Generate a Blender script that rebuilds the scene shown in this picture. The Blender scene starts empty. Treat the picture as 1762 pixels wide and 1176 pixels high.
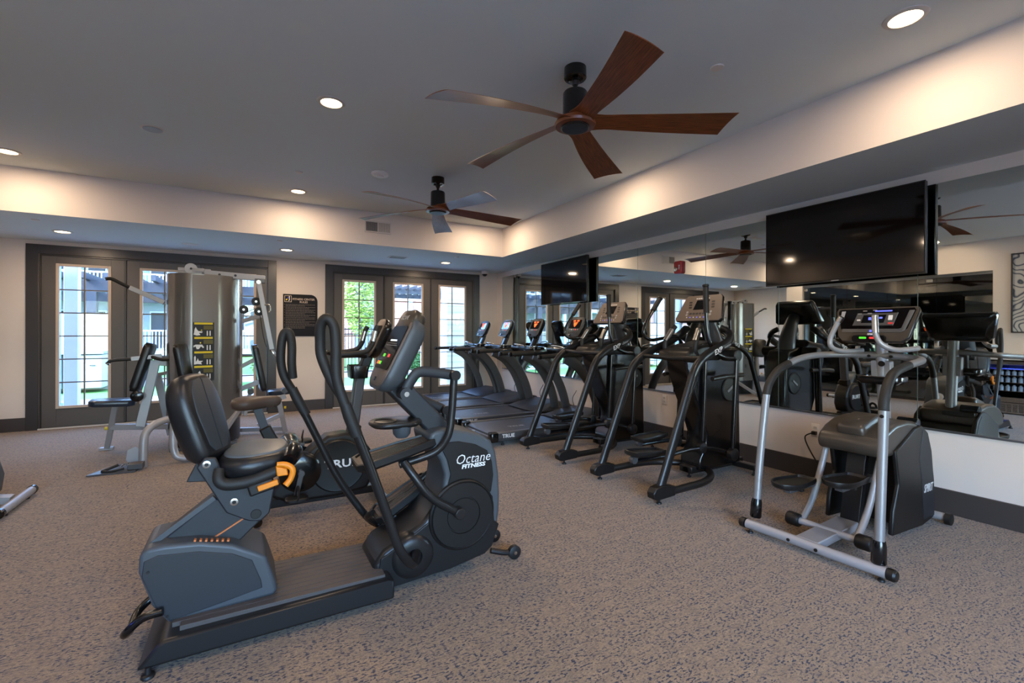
import bpy, bmesh, math, random
from mathutils import Vector, Matrix, noise
from math import pi, sin, cos, tan, radians as R, sqrt, atan2
random.seed(7)
S = bpy.context.scene
C = S.collection
# ---------------------------------------------------------------- camera
cam = bpy.data.cameras.new('camera'); co = bpy.data.objects.new('camera', cam); C.objects.link(co)
co.location = (0, 0, 1.33)
co.rotation_mode = 'XYZ'
yaw = 0.5148; roll = 0.0026
co.matrix_world = Matrix.Translation((0, 0, 1.33)) @ Matrix.Rotation(-yaw, 4, 'Z') @ Matrix.Rotation(pi/2, 4, 'X') @ Matrix.Rotation(roll, 4, 'Z')
cam.sensor_width = 36; cam.lens = 800.45*36/1762
cam.shift_x = 0; cam.shift_y = (572.96-588)/1762
cam.clip_start = .02; cam.clip_end = 300
S.camera = co
# ---------------------------------------------------------------- sky, sun, exposure
w = bpy.data.worlds.new('world'); S.world = w; w.use_nodes = True
wn = w.node_tree; bg = wn.nodes['Background']
sky = wn.nodes.new('ShaderNodeTexSky'); sky.sky_type = 'NISHITA'; sky.sun_disc = False
sky.sun_elevation = R(48); sky.sun_rotation = R(242); sky.air_density = 1.3; sky.dust_density = .8; sky.ozone_density = 2.5
tint = wn.nodes.new('ShaderNodeMix'); tint.data_type = 'RGBA'; tint.blend_type = 'MULTIPLY'; tint.inputs[0].default_value = 1
tint.inputs[7].default_value = (.80, .96, 1.22, 1)
wn.links.new(sky.outputs[0], tint.inputs[6]); wn.links.new(tint.outputs[2], bg.inputs[0]); bg.inputs[1].default_value = 2.3
sun = bpy.data.lights.new('sun', 'SUN'); so = bpy.data.objects.new('sun', sun); C.objects.link(so)
sun.energy = 3.2; sun.color = (1, .93, .82); sun.angle = R(1)
so.rotation_euler = (R(-42), 0, R(-20)); so.rotation_euler = Vector((.8, .42, -.85)).to_track_quat('-Z', 'Y').to_euler()
LAMP_W = 11.0
LAMP_C = (1.0, .74, .51)
S.view_settings.view_transform = 'Standard'; S.view_settings.look = 'None'
S.view_settings.exposure = 0.58; S.view_settings.gamma = 1.0; S.view_settings.use_curve_mapping = False
try:
    S.cycles.max_bounces = 10; S.cycles.diffuse_bounces = 5; S.cycles.glossy_bounces = 5
    S.cycles.transmission_bounces = 6; S.cycles.transparent_max_bounces = 12; S.cycles.sample_clamp_indirect = 6
    S.cycles.caustics_reflective = False; S.cycles.caustics_refractive = False
except Exception: pass
# ---------------------------------------------------------------- materials
def lin(c): return tuple(((x/255)/12.92 if x/255 <= .04045 else ((x/255+.055)/1.055)**2.4) for x in c)
def mat(name, rgb, rough=.5, metal=0, coat=0, spec=.5, bump=0, bscale=200, emis=None, es=0, trans=0, var=0, vscale=8):
    m = bpy.data.materials.new(name); m.use_nodes = True
    nt = m.node_tree; b = nt.nodes['Principled BSDF']; c = lin(rgb)
    b.inputs['Base Color'].default_value = (*c, 1); b.inputs['Roughness'].default_value = rough
    b.inputs['Metallic'].default_value = metal; b.inputs['Coat Weight'].default_value = coat
    b.inputs['Specular IOR Level'].default_value = spec; b.inputs['Transmission Weight'].default_value = trans
    if emis: b.inputs['Emission Color'].default_value = (*lin(emis), 1); b.inputs['Emission Strength'].default_value = es
    tc = nt.nodes.new('ShaderNodeTexCoord')
    if bump:
        n = nt.nodes.new('ShaderNodeTexNoise'); n.inputs['Scale'].default_value = bscale
        bu = nt.nodes.new('ShaderNodeBump'); bu.inputs['Strength'].default_value = bump; bu.inputs['Distance'].default_value = .002
        nt.links.new(tc.outputs['Object'], n.inputs['Vector']); nt.links.new(n.outputs[0], bu.inputs['Height']); nt.links.new(bu.outputs[0], b.inputs['Normal'])
    if var:
        n = nt.nodes.new('ShaderNodeTexNoise'); n.inputs['Scale'].default_value = vscale; n.inputs['Detail'].default_value = 4
        mx = nt.nodes.new('ShaderNodeMix'); mx.data_type = 'RGBA'
        mx.inputs[6].default_value = (*[x*(1-var) for x in c], 1); mx.inputs[7].default_value = (*[min(1, x*(1+var)) for x in c], 1)
        nt.links.new(tc.outputs['Object'], n.inputs['Vector']); nt.links.new(n.outputs[0], mx.inputs[0]); nt.links.new(mx.outputs[2], b.inputs['Base Color'])
    return m
def mathm(nt, op, a, v):
    x = nt.nodes.new('ShaderNodeMath'); x.operation = op; nt.links.new(a, x.inputs[0]); x.inputs[1].default_value = v; return x.outputs[0]
def nodes(m): return m.node_tree, m.node_tree.nodes['Principled BSDF']
M = {}
M['wall'] = mat('wall_paint', (216, 206, 198), .75, bump=.15, bscale=350)
M['soffit'] = mat('soffit_paint', (212, 204, 198), .75, bump=.15, bscale=350)
M['ceil'] = mat('ceiling_paint', (208, 217, 219), .8, bump=.2, bscale=300)
M['base'] = mat('baseboard_paint', (62, 57, 55), .45)
M['casing'] = mat('casing_paint', (52, 50, 51), .35)
M['door'] = mat('door_paint', (84, 80, 77), .42)
M['stop'] = mat('glazing_bead', (188, 172, 158), .5)
M['muntin'] = mat('muntin_bronze', (96, 86, 74), .4)
M['black'] = mat('black_plastic', (21, 20, 20), .42, spec=.4, bump=.1, bscale=900)
M['gloss'] = mat('gloss_black', (12, 12, 13), .2, coat=.2)
M['rubber'] = mat('rubber_grip', (25, 24, 23), .6, bump=.2, bscale=700)
M['dmetal'] = mat('charcoal_powder_coat', (36, 35, 35), .34, metal=.35, spec=.5)
M['gmetal'] = mat('graphite_metallic', (84, 84, 86), .36, metal=.4)
M['slate'] = mat('slate_blue_plastic', (66, 71, 76), .45, bump=.08, bscale=900)
M['navy'] = mat('dark_slate_panel', (34, 36, 41), .5, bump=.15, bscale=1100)
M['silver'] = mat('silver_paint', (142, 142, 144), .42, metal=.4)
M['lsilver'] = mat('light_silver_paint', (160, 159, 161), .42, metal=.3)
M['steel'] = mat('brushed_steel', (190, 188, 184), .25, metal=1)
M['taupe'] = mat('taupe_console_plastic', (98, 84, 76), .45)
M['bronze'] = mat('bronze_plastic', (68, 61, 54), .36, metal=.25)
M['orange'] = mat('orange_rubber', (226, 132, 20), .5)
M['orangeg'] = mat('orange_line', (200, 110, 50), .5)
M['vinyl'] = mat('black_vinyl', (25, 25, 27), .32, bump=.25, bscale=500)
M['vgrey'] = mat('charcoal_vinyl_panel', (52, 56, 60), .42, bump=.25, bscale=600)
M['seatg'] = mat('slate_gel_seat', (84, 92, 98), .38)
M['brown'] = mat('worn_brown_vinyl', (74, 60, 52), .45, bump=.2, bscale=300)
M['bluev'] = mat('black_vinyl_seat', (40, 48, 62), .28)  # black vinyl; the blue daylight reflection is put into the colour
M['white'] = mat('white_print', (225, 225, 225), .5)
M['lgrey'] = mat('light_grey_print', (150, 150, 152), .5)
M['yellow'] = mat('yellow_print', (226, 200, 20), .5)
M['olive'] = mat('olive_print', (92, 82, 14), .5)
M['red'] = mat('red_plastic', (168, 20, 30), .35)
M['green'] = mat('green_print', (60, 190, 60), .5)
M['redp'] = mat('red_print', (210, 50, 50), .5)
M['scr'] = mat('screen_glass', (10, 10, 12), .06, spec=.5)
M['tv'] = mat('television_glass', (9, 9, 11), .055, spec=.55)
M['led_o'] = mat('orange_display', (255, 90, 20), .5, emis=(255, 84, 24), es=1.6)
M['led_w'] = mat('white_display', (220, 230, 240), .5, emis=(210, 225, 240), es=.9)
M['led_b'] = mat('blue_display', (90, 100, 220), .5, emis=(90, 100, 230), es=.8)
M['led_g'] = mat('green_display', (90, 220, 60), .5, emis=(90, 220, 60), es=.5)
M['led_r'] = mat('red_display', (230, 60, 60), .5, emis=(230, 60, 60), es=.5)
M['towerg'] = mat('champagne_grey_shroud', (124, 122, 120), .24, metal=.6, coat=.3)
M['charcoal'] = mat('charcoal_fabric', (58, 58, 60), .7)
M['wheel'] = mat('wheel_rubber', (20, 20, 20), .5)
M['plate'] = mat('white_plastic', (214, 208, 202), .4)
M['ivory'] = mat('ivory_trim', (200, 196, 192), .5)
M['lens'] = mat('lamp_lens', (255, 240, 220), .5, emis=(255, 214, 160), es=9)
M['belt'] = mat('treadmill_belt', (40, 41, 44), .42, bump=.3, bscale=1200)
M['sign'] = mat('sign_charcoal', (30, 31, 38), .7, spec=.2)
M['signp'] = mat('sign_print', (196, 180, 166), .5)
M['signs'] = mat('sign_small_print', (118, 110, 106), .5)
M['stone'] = mat('concrete', (150, 150, 148), .9, var=.12, vscale=3)
M['grass'] = mat('turf', (92, 140, 62), .9, bump=.6, bscale=300, var=.25, vscale=40)
M['wht_out'] = mat('white_stucco', (188, 194, 200), .85)
M['cream'] = mat('cream_stucco', (178, 176, 162), .85)
M['blueg'] = mat('blue_grey_siding', (128, 140, 150), .8)
M['perg'] = mat('pergola_stain', (52, 52, 58), .7)
M['fence'] = mat('black_fence', (20, 22, 24), .5)
M['bark'] = mat('bark', (92, 80, 68), .9)
M['leaf'] = mat('tree_leaf', (128, 150, 60), .6, var=.3, vscale=5)
M['leafd'] = mat('shrub_leaf', (70, 108, 54), .7, var=.3, vscale=5)
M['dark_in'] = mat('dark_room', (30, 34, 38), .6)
M['mirror'] = mat('mirror_silver', (226, 234, 230), .012, metal=1)
M['mirror'].node_tree.nodes['Principled BSDF'].inputs['Base Color'].default_value = (.74, .79, .765, 1)
M['seam'] = mat('polished_mirror_edge', (120, 140, 136), .25, metal=.6)
M['chan'] = mat('mirror_channel', (120, 124, 130), .3, metal=.8)
M['counter'] = mat('white_worktop', (220, 214, 206), .3)
M['cab'] = mat('grey_cabinet', (110, 104, 100), .5)
M['blueled'] = mat('blue_led_strip', (60, 80, 255), .5, emis=(50, 70, 255), es=8)
M['bottle'] = mat('water_bottle', (170, 190, 215), .15, trans=.2)
def glass(name, tint, refl):
    m = bpy.data.materials.new(name); m.use_nodes = True; nt = m.node_tree; nt.nodes.remove(nt.nodes['Principled BSDF'])
    t = nt.nodes.new('ShaderNodeBsdfTransparent'); t.inputs[0].default_value = (*tint, 1)
    g = nt.nodes.new('ShaderNodeBsdfGlossy'); g.inputs['Roughness'].default_value = .01
    lw = nt.nodes.new('ShaderNodeLayerWeight'); lw.inputs[0].default_value = .5
    f = mathm(nt, 'ADD', mathm(nt, 'MULTIPLY', mathm(nt, 'POWER', lw.outputs['Facing'], 5), .8), refl)
    mx = nt.nodes.new('ShaderNodeMixShader')
    nt.links.new(f, mx.inputs[0]); nt.links.new(t.outputs[0], mx.inputs[1]); nt.links.new(g.outputs[0], mx.inputs[2])
    nt.links.new(mx.outputs[0], nt.nodes['Material Output'].inputs[0]); return m
M['glass'] = glass('window_glass', (.95, .975, .975), .04)
M['pglass'] = glass('partition_glass', (.6, .66, .67), .13)
# wood for fan blades: stretched grain
def wood():
    m = mat('fan_blade_walnut', (118, 66, 36), .34); nt, b = nodes(m)
    tc = nt.nodes.new('ShaderNodeTexCoord'); mp = nt.nodes.new('ShaderNodeMapping'); mp.inputs['Scale'].default_value = (3, 60, 60)
    n = nt.nodes.new('ShaderNodeTexNoise'); n.inputs['Scale'].default_value = 2.5; n.inputs['Detail'].default_value = 6
    cr = nt.nodes.new('ShaderNodeValToRGB'); cr.color_ramp.elements[0].position = .32; cr.color_ramp.elements[1].position = .7
    cr.color_ramp.elements[0].color = (*lin((84, 42, 24)), 1); cr.color_ramp.elements[1].color = (*lin((142, 82, 44)), 1)
    nt.links.new(tc.outputs['UV'], mp.inputs[0]); nt.links.new(mp.outputs[0], n.inputs[0]); nt.links.new(n.outputs[0], cr.inputs[0]); nt.links.new(cr.outputs[0], b.inputs['Base Color'])
    return m
M['wood'] = wood()
def carpet():
    m = mat('carpet_loop_pile', (150, 128, 112), .95, spec=.15); nt, b = nodes(m); L = nt.links.new; N = nt.nodes.new
    tc = N('ShaderNodeTexCoord')
    def noi(sc, vec, det=3, rough=.55):
        mp = N('ShaderNodeMapping'); mp.inputs['Scale'].default_value = vec; L(tc.outputs['Object'], mp.inputs[0])
        n = N('ShaderNodeTexNoise'); n.inputs['Scale'].default_value = sc; n.inputs['Detail'].default_value = det; n.inputs['Roughness'].default_value = rough
        L(mp.outputs[0], n.inputs[0]); return n.outputs[0]
    def ramp(src, a, ca, b_, cb):
        r = N('ShaderNodeValToRGB'); r.color_ramp.elements[0].position = a; r.color_ramp.elements[1].position = b_
        r.color_ramp.elements[0].color = (*ca, 1); r.color_ramp.elements[1].color = (*cb, 1); L(src, r.inputs[0]); return r.outputs[0]
    def mix(f, a, b_, t='MIX'):
        x = N('ShaderNodeMix'); x.data_type = 'RGBA'; x.blend_type = t
        L(f, x.inputs[0]) if hasattr(f, 'links') else setattr(x.inputs[0], 'default_value', f)
        L(a, x.inputs[6]); L(b_, x.inputs[7]); return x.outputs[2]
    base = ramp(noi(22, (.6, 1.6, 1), 5, .7), .25, lin((120, 100, 75)), .75, lin((160, 136, 103)))
    fine = ramp(noi(140, (1, 1, 1), 2), .3, (.72, .72, .72), .7, (1.2, 1.2, 1.2))
    base = mix(1.0, base, fine, 'MULTIPLY')
    g = ramp(noi(40, (1.0, 1.5, 1), 3, .6), .50, (0, 0, 0), .62, (1, 1, 1))
    gc = ramp(noi(20, (1, 1, 1)), 0, lin((96, 84, 80)), 1, lin((104, 92, 88)))
    base = mix(mathm(nt, 'MULTIPLY', g, .35), base, gc)
    fl = ramp(noi(88, (.62, 1.3, 1), 1.6, .5), .548, (0, 0, 0), .572, (1, 1, 1))
    clus = ramp(noi(13, (.45, 2.0, 1), 3), .36, (.3, .3, .3), .54, (1, 1, 1))
    f2 = mix(1.0, fl, clus, 'MULTIPLY')
    nv = ramp(noi(60, (1, 1, 1)), 0, lin((24, 28, 44)), 1, lin((36, 40, 60)))
    base = mix(mathm(nt, 'MULTIPLY', f2, .95), base, nv)
    L(base, b.inputs['Base Color'])
    bu = N('ShaderNodeBump'); bu.inputs['Strength'].default_value = .5; bu.inputs['Distance'].default_value = .004
    L(noi(170, (1, 1, 1), 2), bu.inputs['Height']); L(bu.outputs[0], b.inputs['Normal'])
    b.inputs['Sheen Weight'].default_value = .25; b.inputs['Sheen Roughness'].default_value = .5
    return m
M['carpet'] = carpet()
def bands(name, ca, cb, axis, scale, pos=.5, rough=.8):
    m = mat(name, ca, rough); nt, b = nodes(m); tc = nt.nodes.new('ShaderNodeTexCoord'); wv = nt.nodes.new('ShaderNodeTexWave')
    wv.bands_direction = axis; wv.inputs['Scale'].default_value = scale; wv.inputs['Distortion'].default_value = 0
    cr = nt.nodes.new('ShaderNodeValToRGB'); cr.color_ramp.elements[0].position = pos; cr.color_ramp.elements[1].position = min(1, pos+.06)
    cr.color_ramp.elements[0].color = (*lin(ca), 1); cr.color_ramp.elements[1].color = (*lin(cb), 1)
    nt.links.new(tc.outputs['Object'], wv.inputs[0]); nt.links.new(wv.outputs[0], cr.inputs[0]); nt.links.new(cr.outputs[0], b.inputs['Base Color']); return m
def brickmat():
    m = mat('brick_veneer', (150, 96, 80), .9); nt, b = nodes(m); tc = nt.nodes.new('ShaderNodeTexCoord'); mp = nt.nodes.new('ShaderNodeMapping')
    mp.inputs['Rotation'].default_value = (R(90), 0, 0)
    bt = nt.nodes.new('ShaderNodeTexBrick'); bt.inputs['Scale'].default_value = 4
    bt.inputs['Color1'].default_value = (*lin((160, 104, 88)), 1); bt.inputs['Color2'].default_value = (*lin((138, 84, 72)), 1); bt.inputs['Mortar'].default_value = (*lin((180, 170, 160)), 1)
    nt.links.new(tc.outputs['Object'], mp.inputs[0]); nt.links.new(mp.outputs[0], bt.inputs[0]); nt.links.new(bt.outputs[0], b.inputs['Base Color']); return m
M['brick'] = brickmat()
M['siding'] = bands('lap_siding', (176, 172, 158), (194, 190, 176), 'Z', 2.2, .12)
M['deck'] = mat('ribbed_step_deck', (74, 68, 65), .55, bump=.3, bscale=600)
# ---------------------------------------------------------------- mesh helpers
ORG = [Vector((0, 0, 0))]
def V(*a): return Vector(a if len(a) == 3 else a[0])
def frame(d, up=(0, 0, 1)):
    d = Vector(d).normalized(); u = Vector(up)
    if abs(d.dot(u)) > .98: u = Vector((1, 0, 0))
    s = d.cross(u).normalized(); return s, s.cross(d).normalized()
def spline(p, n=6, closed=False):
    p = [Vector(q) for q in p]; out = []; m = len(p)
    for i in range(m if closed else m-1):
        if closed: a, b, c, d = p[(i-1) % m], p[i], p[(i+1) % m], p[(i+2) % m]
        else: a, b, c, d = p[max(i-1, 0)], p[i], p[i+1], p[min(i+2, m-1)]
        for k in range(n):
            t = k/n
            out.append(.5*((2*b)+(c-a)*t+(2*a-5*b+4*c-d)*t*t+(3*b-a-3*c+d)*t**3))
    if not closed: out.append(p[-1])
    return out
class G:
    def __init__(s): s.v = []; s.f = []
    def ring(s, loops, closed=False, cap=True):
        n = len(loops[0]); b = len(s.v)
        for l in loops: s.v += [Vector(q) for q in l]
        m = len(loops)
        for i in range(m if closed else m-1):
            for j in range(n):
                a = b+i*n+j; a2 = b+i*n+(j+1) % n; c = b+((i+1) % m)*n+j; c2 = b+((i+1) % m)*n+(j+1) % n
                s.f.append((a, a2, c2, c))
        if cap and not closed:
            s.f.append(tuple(b+j for j in range(n-1, -1, -1))); s.f.append(tuple(b+(m-1)*n+j for j in range(n)))
        return s
    def box(s, a, b, rot=None, piv=None):
        a = Vector(a); b = Vector(b)
        c = [(a.x, a.y), (b.x, a.y), (b.x, b.y), (a.x, b.y)]
        lo = [Vector((x, y, a.z)) for x, y in c]; hi = [Vector((x, y, b.z)) for x, y in c]
        if rot is not None:
            p = Vector(piv) if piv is not None else (a+b)/2
            lo = [p+rot@(q-p) for q in lo]; hi = [p+rot@(q-p) for q in hi]
        return s.ring([lo, hi])
    def beam(s, a, b, w, h, up=(0, 0, 1), w2=None, h2=None):
        a = Vector(a); b = Vector(b); si, u = frame(b-a, up); w2 = w2 or w; h2 = h2 or h
        def r(c, w, h): return [c+si*w/2*x+u*h/2*y for x, y in ((-1, -1), (1, -1), (1, 1), (-1, 1))]
        return s.ring([r(a, w, h), r(b, w2, h2)])
    def tube(s, pts, r, seg=12, n=0, flat=None, up=(0, 0, 1), closed=False):
        """r: number or one radius per control point; flat=(w scale, h scale)"""
        P = [Vector(p) for p in pts]; rr = r if isinstance(r, (list, tuple)) else [r]*len(P)
        if n:
            Q = spline(P, n, closed); k = len(Q)
            rs = []
            for i in range(k):
                t = i/n; j = min(int(t), len(rr)-1); j2 = (j+1) % len(rr) if closed else min(j+1, len(rr)-1); rs.append(rr[j]+(rr[j2]-rr[j])*(t-j))
            P = Q; rr = rs
        loops = []; fx, fy = flat or (1, 1); si = None
        for i, p in enumerate(P):
            if closed: d = P[(i+1) % len(P)]-P[i-1]
            else: d = P[min(i+1, len(P)-1)]-P[max(i-1, 0)]
            d.normalize()
            if si is None: si, u = frame(d, up)
            else:
                si = (si-d*si.dot(d)).normalized(); u = si.cross(d)
            loops.append([p+(si*cos(t)*fx+u*sin(t)*fy)*rr[i] for t in [2*pi*k/seg for k in range(seg)]])
        return s.ring(loops, closed=closed)
    def cyl(s, a, b, r, r2=None, seg=24): return s.tube([a, b], [r, r2 if r2 is not None else r], seg)
    def lathe(s, o, d, prof, seg=28):
        """prof: (distance along d, radius)"""
        o = Vector(o); d = Vector(d).normalized(); a, b = frame(d)
        return s.ring([[o+d*h+(a*cos(t)+b*sin(t))*max(r, 1e-4) for t in [2*pi*k/seg for k in range(seg)]] for h, r in prof])
    def prism(s, prof, lo, hi, ax='y'):
        """prof points in the plane across axis ax; ax y: (x,z)"""
        f = {'y': lambda p, t: (p[0], t, p[1]), 'x': lambda p, t: (t, p[0], p[1]), 'z': lambda p, t: (p[0], p[1], t)}[ax]
        return s.ring([[f(p, lo) for p in prof], [f(p, hi) for p in prof]])
    def slab(s, o, ax, ay, loop, lev):
        """2D loop (in ax, ay) stacked along ax x ay: lev = (height, scale or (sx,sy))"""
        o = Vector(o); ax = Vector(ax).normalized(); ay = Vector(ay); ay = (ay-ax*ay.dot(ax)).normalized(); az = ax.cross(ay)
        return s.ring([[o+ax*p[0]*(k if isinstance(k, (int, float)) else k[0])+ay*p[1]*(k if isinstance(k, (int, float)) else k[1])+az*h for p in loop] for h, k in lev])
    def ball(s, c, r, sc=(1, 1, 1), seg=16):
        c = Vector(c)
        return s.ring([[c+Vector((cos(t)*sin(a)*sc[0], sin(t)*sin(a)*sc[1], -cos(a)*sc[2]))*r for t in [2*pi*k/seg for k in range(seg)]] for a in [max(.03, pi*i/10) if i < 10 else pi-.03 for i in range(11)]])
    def build(s, name, m, parent=None, bevel=0, smooth=35, kind=None, label=None, org=None, seg=2):
        o_ = ORG[0] if org is None else Vector(org)
        me = bpy.data.meshes.new(name); me.from_pydata([tuple(q-o_) for q in s.v], [], s.f); me.update()
        bm = bmesh.new(); bm.from_mesh(me); bmesh.ops.recalc_face_normals(bm, faces=bm.faces)
        bm.to_mesh(me); bm.free()
        if smooth:
            me.polygons.foreach_set('use_smooth', [True]*len(me.polygons)); me.set_sharp_from_angle(angle=R(smooth))
        for mm in (m if isinstance(m, (list, tuple)) else [m]): me.materials.append(mm if not isinstance(mm, str) else M[mm])
        o = bpy.data.objects.new(name, me); C.objects.link(o)
        if parent is not None: o.parent = parent
        elif org is None: o.location = o_
        if bevel:
            b = o.modifiers.new('bevel', 'BEVEL'); b.width = bevel; b.segments = seg; b.limit_method = 'ANGLE'; b.angle_limit = R(35)
        if kind: o['kind'] = kind
        if label: o['label'] = label
        return o
def rr(w, h, r, n=5):
    out = []
    for cx, cy, a0 in ((w/2-r, h/2-r, 0), (-w/2+r, h/2-r, pi/2), (-w/2+r, -h/2+r, pi), (w/2-r, -h/2+r, 1.5*pi)):
        out += [(cx+r*cos(a0+pi/2*k/n), cy+r*sin(a0+pi/2*k/n)) for k in range(n+1)]
    return out
def circ(r, n=24): return [(r*cos(2*pi*k/n), r*sin(2*pi*k/n)) for k in range(n)]
def thing(name, label, cat, loc, group=None):
    o = bpy.data.objects.new(name, None); C.objects.link(o); o.empty_display_size = .1
    o.location = loc; o['label'] = label; o['category'] = cat
    if group: o['group'] = group
    ORG[0] = Vector(loc); return o
def tag(o, label, cat, group=None):
    o['label'] = label; o['category'] = cat
    if group: o['group'] = group
    return o
def world(): ORG[0] = Vector((0, 0, 0))
def struct(name, g, m, bevel=0, **k):
    world(); return g.build(name, m, bevel=bevel, kind='structure', **k)
def dup(root, loc, label=None, group=None, rotz=0):
    r = root.copy(); C.objects.link(r); r.location = loc; r.rotation_euler = (0, 0, rotz)
    if label: r['label'] = label
    if group: r['group'] = group
    for ch in list(root.children):
        c = ch.copy(); C.objects.link(c); c.parent = r
        for g in list(ch.children):
            d = g.copy(); C.objects.link(d); d.parent = c
    return r
def text(body, size, o, ax, ay, m, parent, name='lettering', bold=0, shear=0, align='CENTER', ext=.0006, sx=1):
    """flat print: centre o, reading along ax, up along ay (world coordinates)"""
    cu = bpy.data.curves.new('lettering', 'FONT'); cu.body = body; cu.size = size; cu.extrude = ext; cu.offset = bold; cu.shear = shear
    cu.align_x = align; cu.align_y = 'CENTER'; cu.resolution_u = 2
    t = bpy.data.objects.new('t', cu); C.objects.link(t)
    dg = bpy.context.evaluated_depsgraph_get(); me = bpy.data.meshes.new_from_object(t.evaluated_get(dg)); bpy.data.objects.remove(t)
    ax = Vector(ax).normalized(); ay = Vector(ay); ay = (ay-ax*ay.dot(ax)).normalized(); az = ax.cross(ay); o = Vector(o)-ORG[0]
    for v in me.vertices: v.co = o+ax*v.co.x*sx+ay*v.co.y+az*v.co.z
    me.materials.clear(); me.materials.append(M[m]); ob = bpy.data.objects.new(name, me); C.objects.link(ob); ob.parent = parent
    return ob
X_, Y_, Z_ = Vector((1, 0, 0)), Vector((0, 1, 0)), Vector((0, 0, 1))
# ================================================================ ROOM
XR, YF, XT, YT, ZT, ZS = 4.513, 8.616, 3.593, 6.668, 3.026, 2.563
XL, XL2, YB = -2.55, -3.3, -2.4
struct('floor', G().box((-9, YB-.2, -.12), (5, YF+.02, 0)), 'carpet')
D1 = (-2.47, .27); D2 = (1.274, 3.972); DH = 2.385
# door wall with two openings
g = G()
for a, b in ((XL2-.2, D1[0]), (D1[1], D2[0]), (D2[1], XR+.2)): g.box((a, YF, -.1), (b, YF+.2, 3.2))
for a, b in (D1, D2): g.box((a, YF, DH), (b, YF+.2, 3.2))
struct('wall_back', g, 'wall')
struct('wall_right', G().box((XR, YB-.2, -.1), (XR+.2, YF, 3.2)), 'wall')
g = G(); PY0, PY1, PZ = 3.003, 6.29, 2.47
g.box((XL2-.2, YT-.0, -.1), (XL2, YF+.2, 3.2))
g.box((XL2, YT-.15, -.1), (XL, YT, 3.2)); g.box((XL-.15, PY1, -.1), (XL, YT-.15, 3.2))
g.box((XL-.15, PY0, PZ), (XL, PY1, 3.2)); g.box((XL-.15, YB-.2, -.1), (XL, PY0, 3.2))
struct('wall_left', g, 'wall')
g = G(); ADDED_WIN = ((-1.7, 1.7),)  # opening for an unseen window, added to bring daylight in from behind the camera
g.box((XL-.15, YB-.2, -.1), (ADDED_WIN[0][0], YB, 3.2)); g.box((ADDED_WIN[0][1], YB-.2, -.1), (XR+.2, YB, 3.2))
for a, b in ADDED_WIN: g.box((a, YB-.2, 2.385), (b, YB, 3.2)); g.box((a, YB-.2, -.1), (b, YB, .3))
struct('wall_front', g, 'wall')
for i, (a, b) in enumerate(ADDED_WIN):
    world(); wd = G().box((a, YB-.03, .3), (a+.06, YB+.02, 2.385)).box((b-.06, YB-.03, .3), (b, YB+.02, 2.385)).box((a+.06, YB-.03, .3), (b-.06, YB+.02, .36)).box((a+.06, YB-.03, 2.325), (b-.06, YB+.02, 2.385)).build('window_%d' % (i+1), 'casing', kind='structure')
    for k in range(1, 3): G().box((a+(b-a)*k/3-.03, YB-.03, .36), (a+(b-a)*k/3+.03, YB+.01, 2.325)).build('mullion', 'casing', wd)
    G().box((a+.06, YB-.02, .36), (b-.06, YB-.014, 2.325)).build('pane', 'glass', wd)
    l = bpy.data.lights.new('window_portal', 'AREA'); l.shape = 'RECTANGLE'; l.size = b-a; l.size_y = 2.1; l.cycles.is_portal = True
    o = bpy.data.objects.new('window_portal', l); C.objects.link(o); o.location = ((a+b)/2, YB-.1, 1.34); o.rotation_euler = (R(90), 0, 0)
struct('ceiling', G().box((XL2-.2, YB-.2, ZT), (XR+.2, YF+.2, ZT+.2)), 'ceil')
# soffit: underside along the door wall and the mirror wall, face around the tray
g = G(); g.ring([[(XL2, YT, z), (XT, YT, z), (XT, YB, z), (XR, YB, z), (XR, YF, z), (XL2, YF, z)] for z in (ZS, ZT)])
tr = struct('trim_1', g, ['soffit', 'ceil'])
for p_ in tr.data.polygons:
    if p_.normal.z < -.5 or p_.normal.z > .5: p_.material_index = 1
# dark room beyond the glass partition
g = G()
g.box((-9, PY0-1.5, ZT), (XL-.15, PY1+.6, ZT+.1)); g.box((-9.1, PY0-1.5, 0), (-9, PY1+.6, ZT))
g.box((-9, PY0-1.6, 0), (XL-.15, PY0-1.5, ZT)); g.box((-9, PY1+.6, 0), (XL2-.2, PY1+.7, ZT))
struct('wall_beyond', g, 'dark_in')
# baseboards
BH = .178
def baseb(n, a, b):
    struct(n, G().box(a, b), 'base', bevel=.004)
baseb('baseboard_right', (XR-.018, YB, 0), (XR, YF, BH))
g = G()
for a, b in ((XL2, D1[0]-.125), (D1[1]+.125, D2[0]-.125), (D2[1]+.125, XR-.018)): g.box((a, YF-.018, 0), (b, YF, BH))
struct('baseboard_back', g, 'base', bevel=.004)
g = G(); g.box((XL2, YT, 0), (XL2+.018, YF-.018, BH)); g.box((XL, YB, 0), (XL+.018, -.62, BH)); g.box((XL, PY1, 0), (XL+.018, YT+.0, BH))
struct('baseboard_left', g, 'base', bevel=.004)
# door casings
for i, (a, b) in enumerate((D1, D2)):
    g = G(); c = .125
    g.box((a-c, YF-.022, 0), (a, YF, DH+c)); g.box((b, YF-.022, 0), (b+c, YF, DH+c)); g.box((a, YF-.022, DH), (b, YF, DH+c))
    g.box((a, YF, 0), (a+.02, YF+.1, DH)); g.box((b-.02, YF, 0), (b, YF+.1, DH)); g.box((a+.02, YF, DH-.02), (b-.02, YF+.1, DH))
    g.box((a, YF-.03, 0), (b, YF+.2, .018))
    for k in (1, 2):
        x = a+(b-a)*k/3; g.box((x-.012, YF-.004, .018), (x+.012, YF+.1, DH-.02))
    struct('trim_%d' % (i+2), g, 'casing', bevel=.003)
    struct('trim_%d' % (i+4), G().box((a, YF-.045, 0), (b, YF-.022, .02)), 'ivory', bevel=.003)
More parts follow.
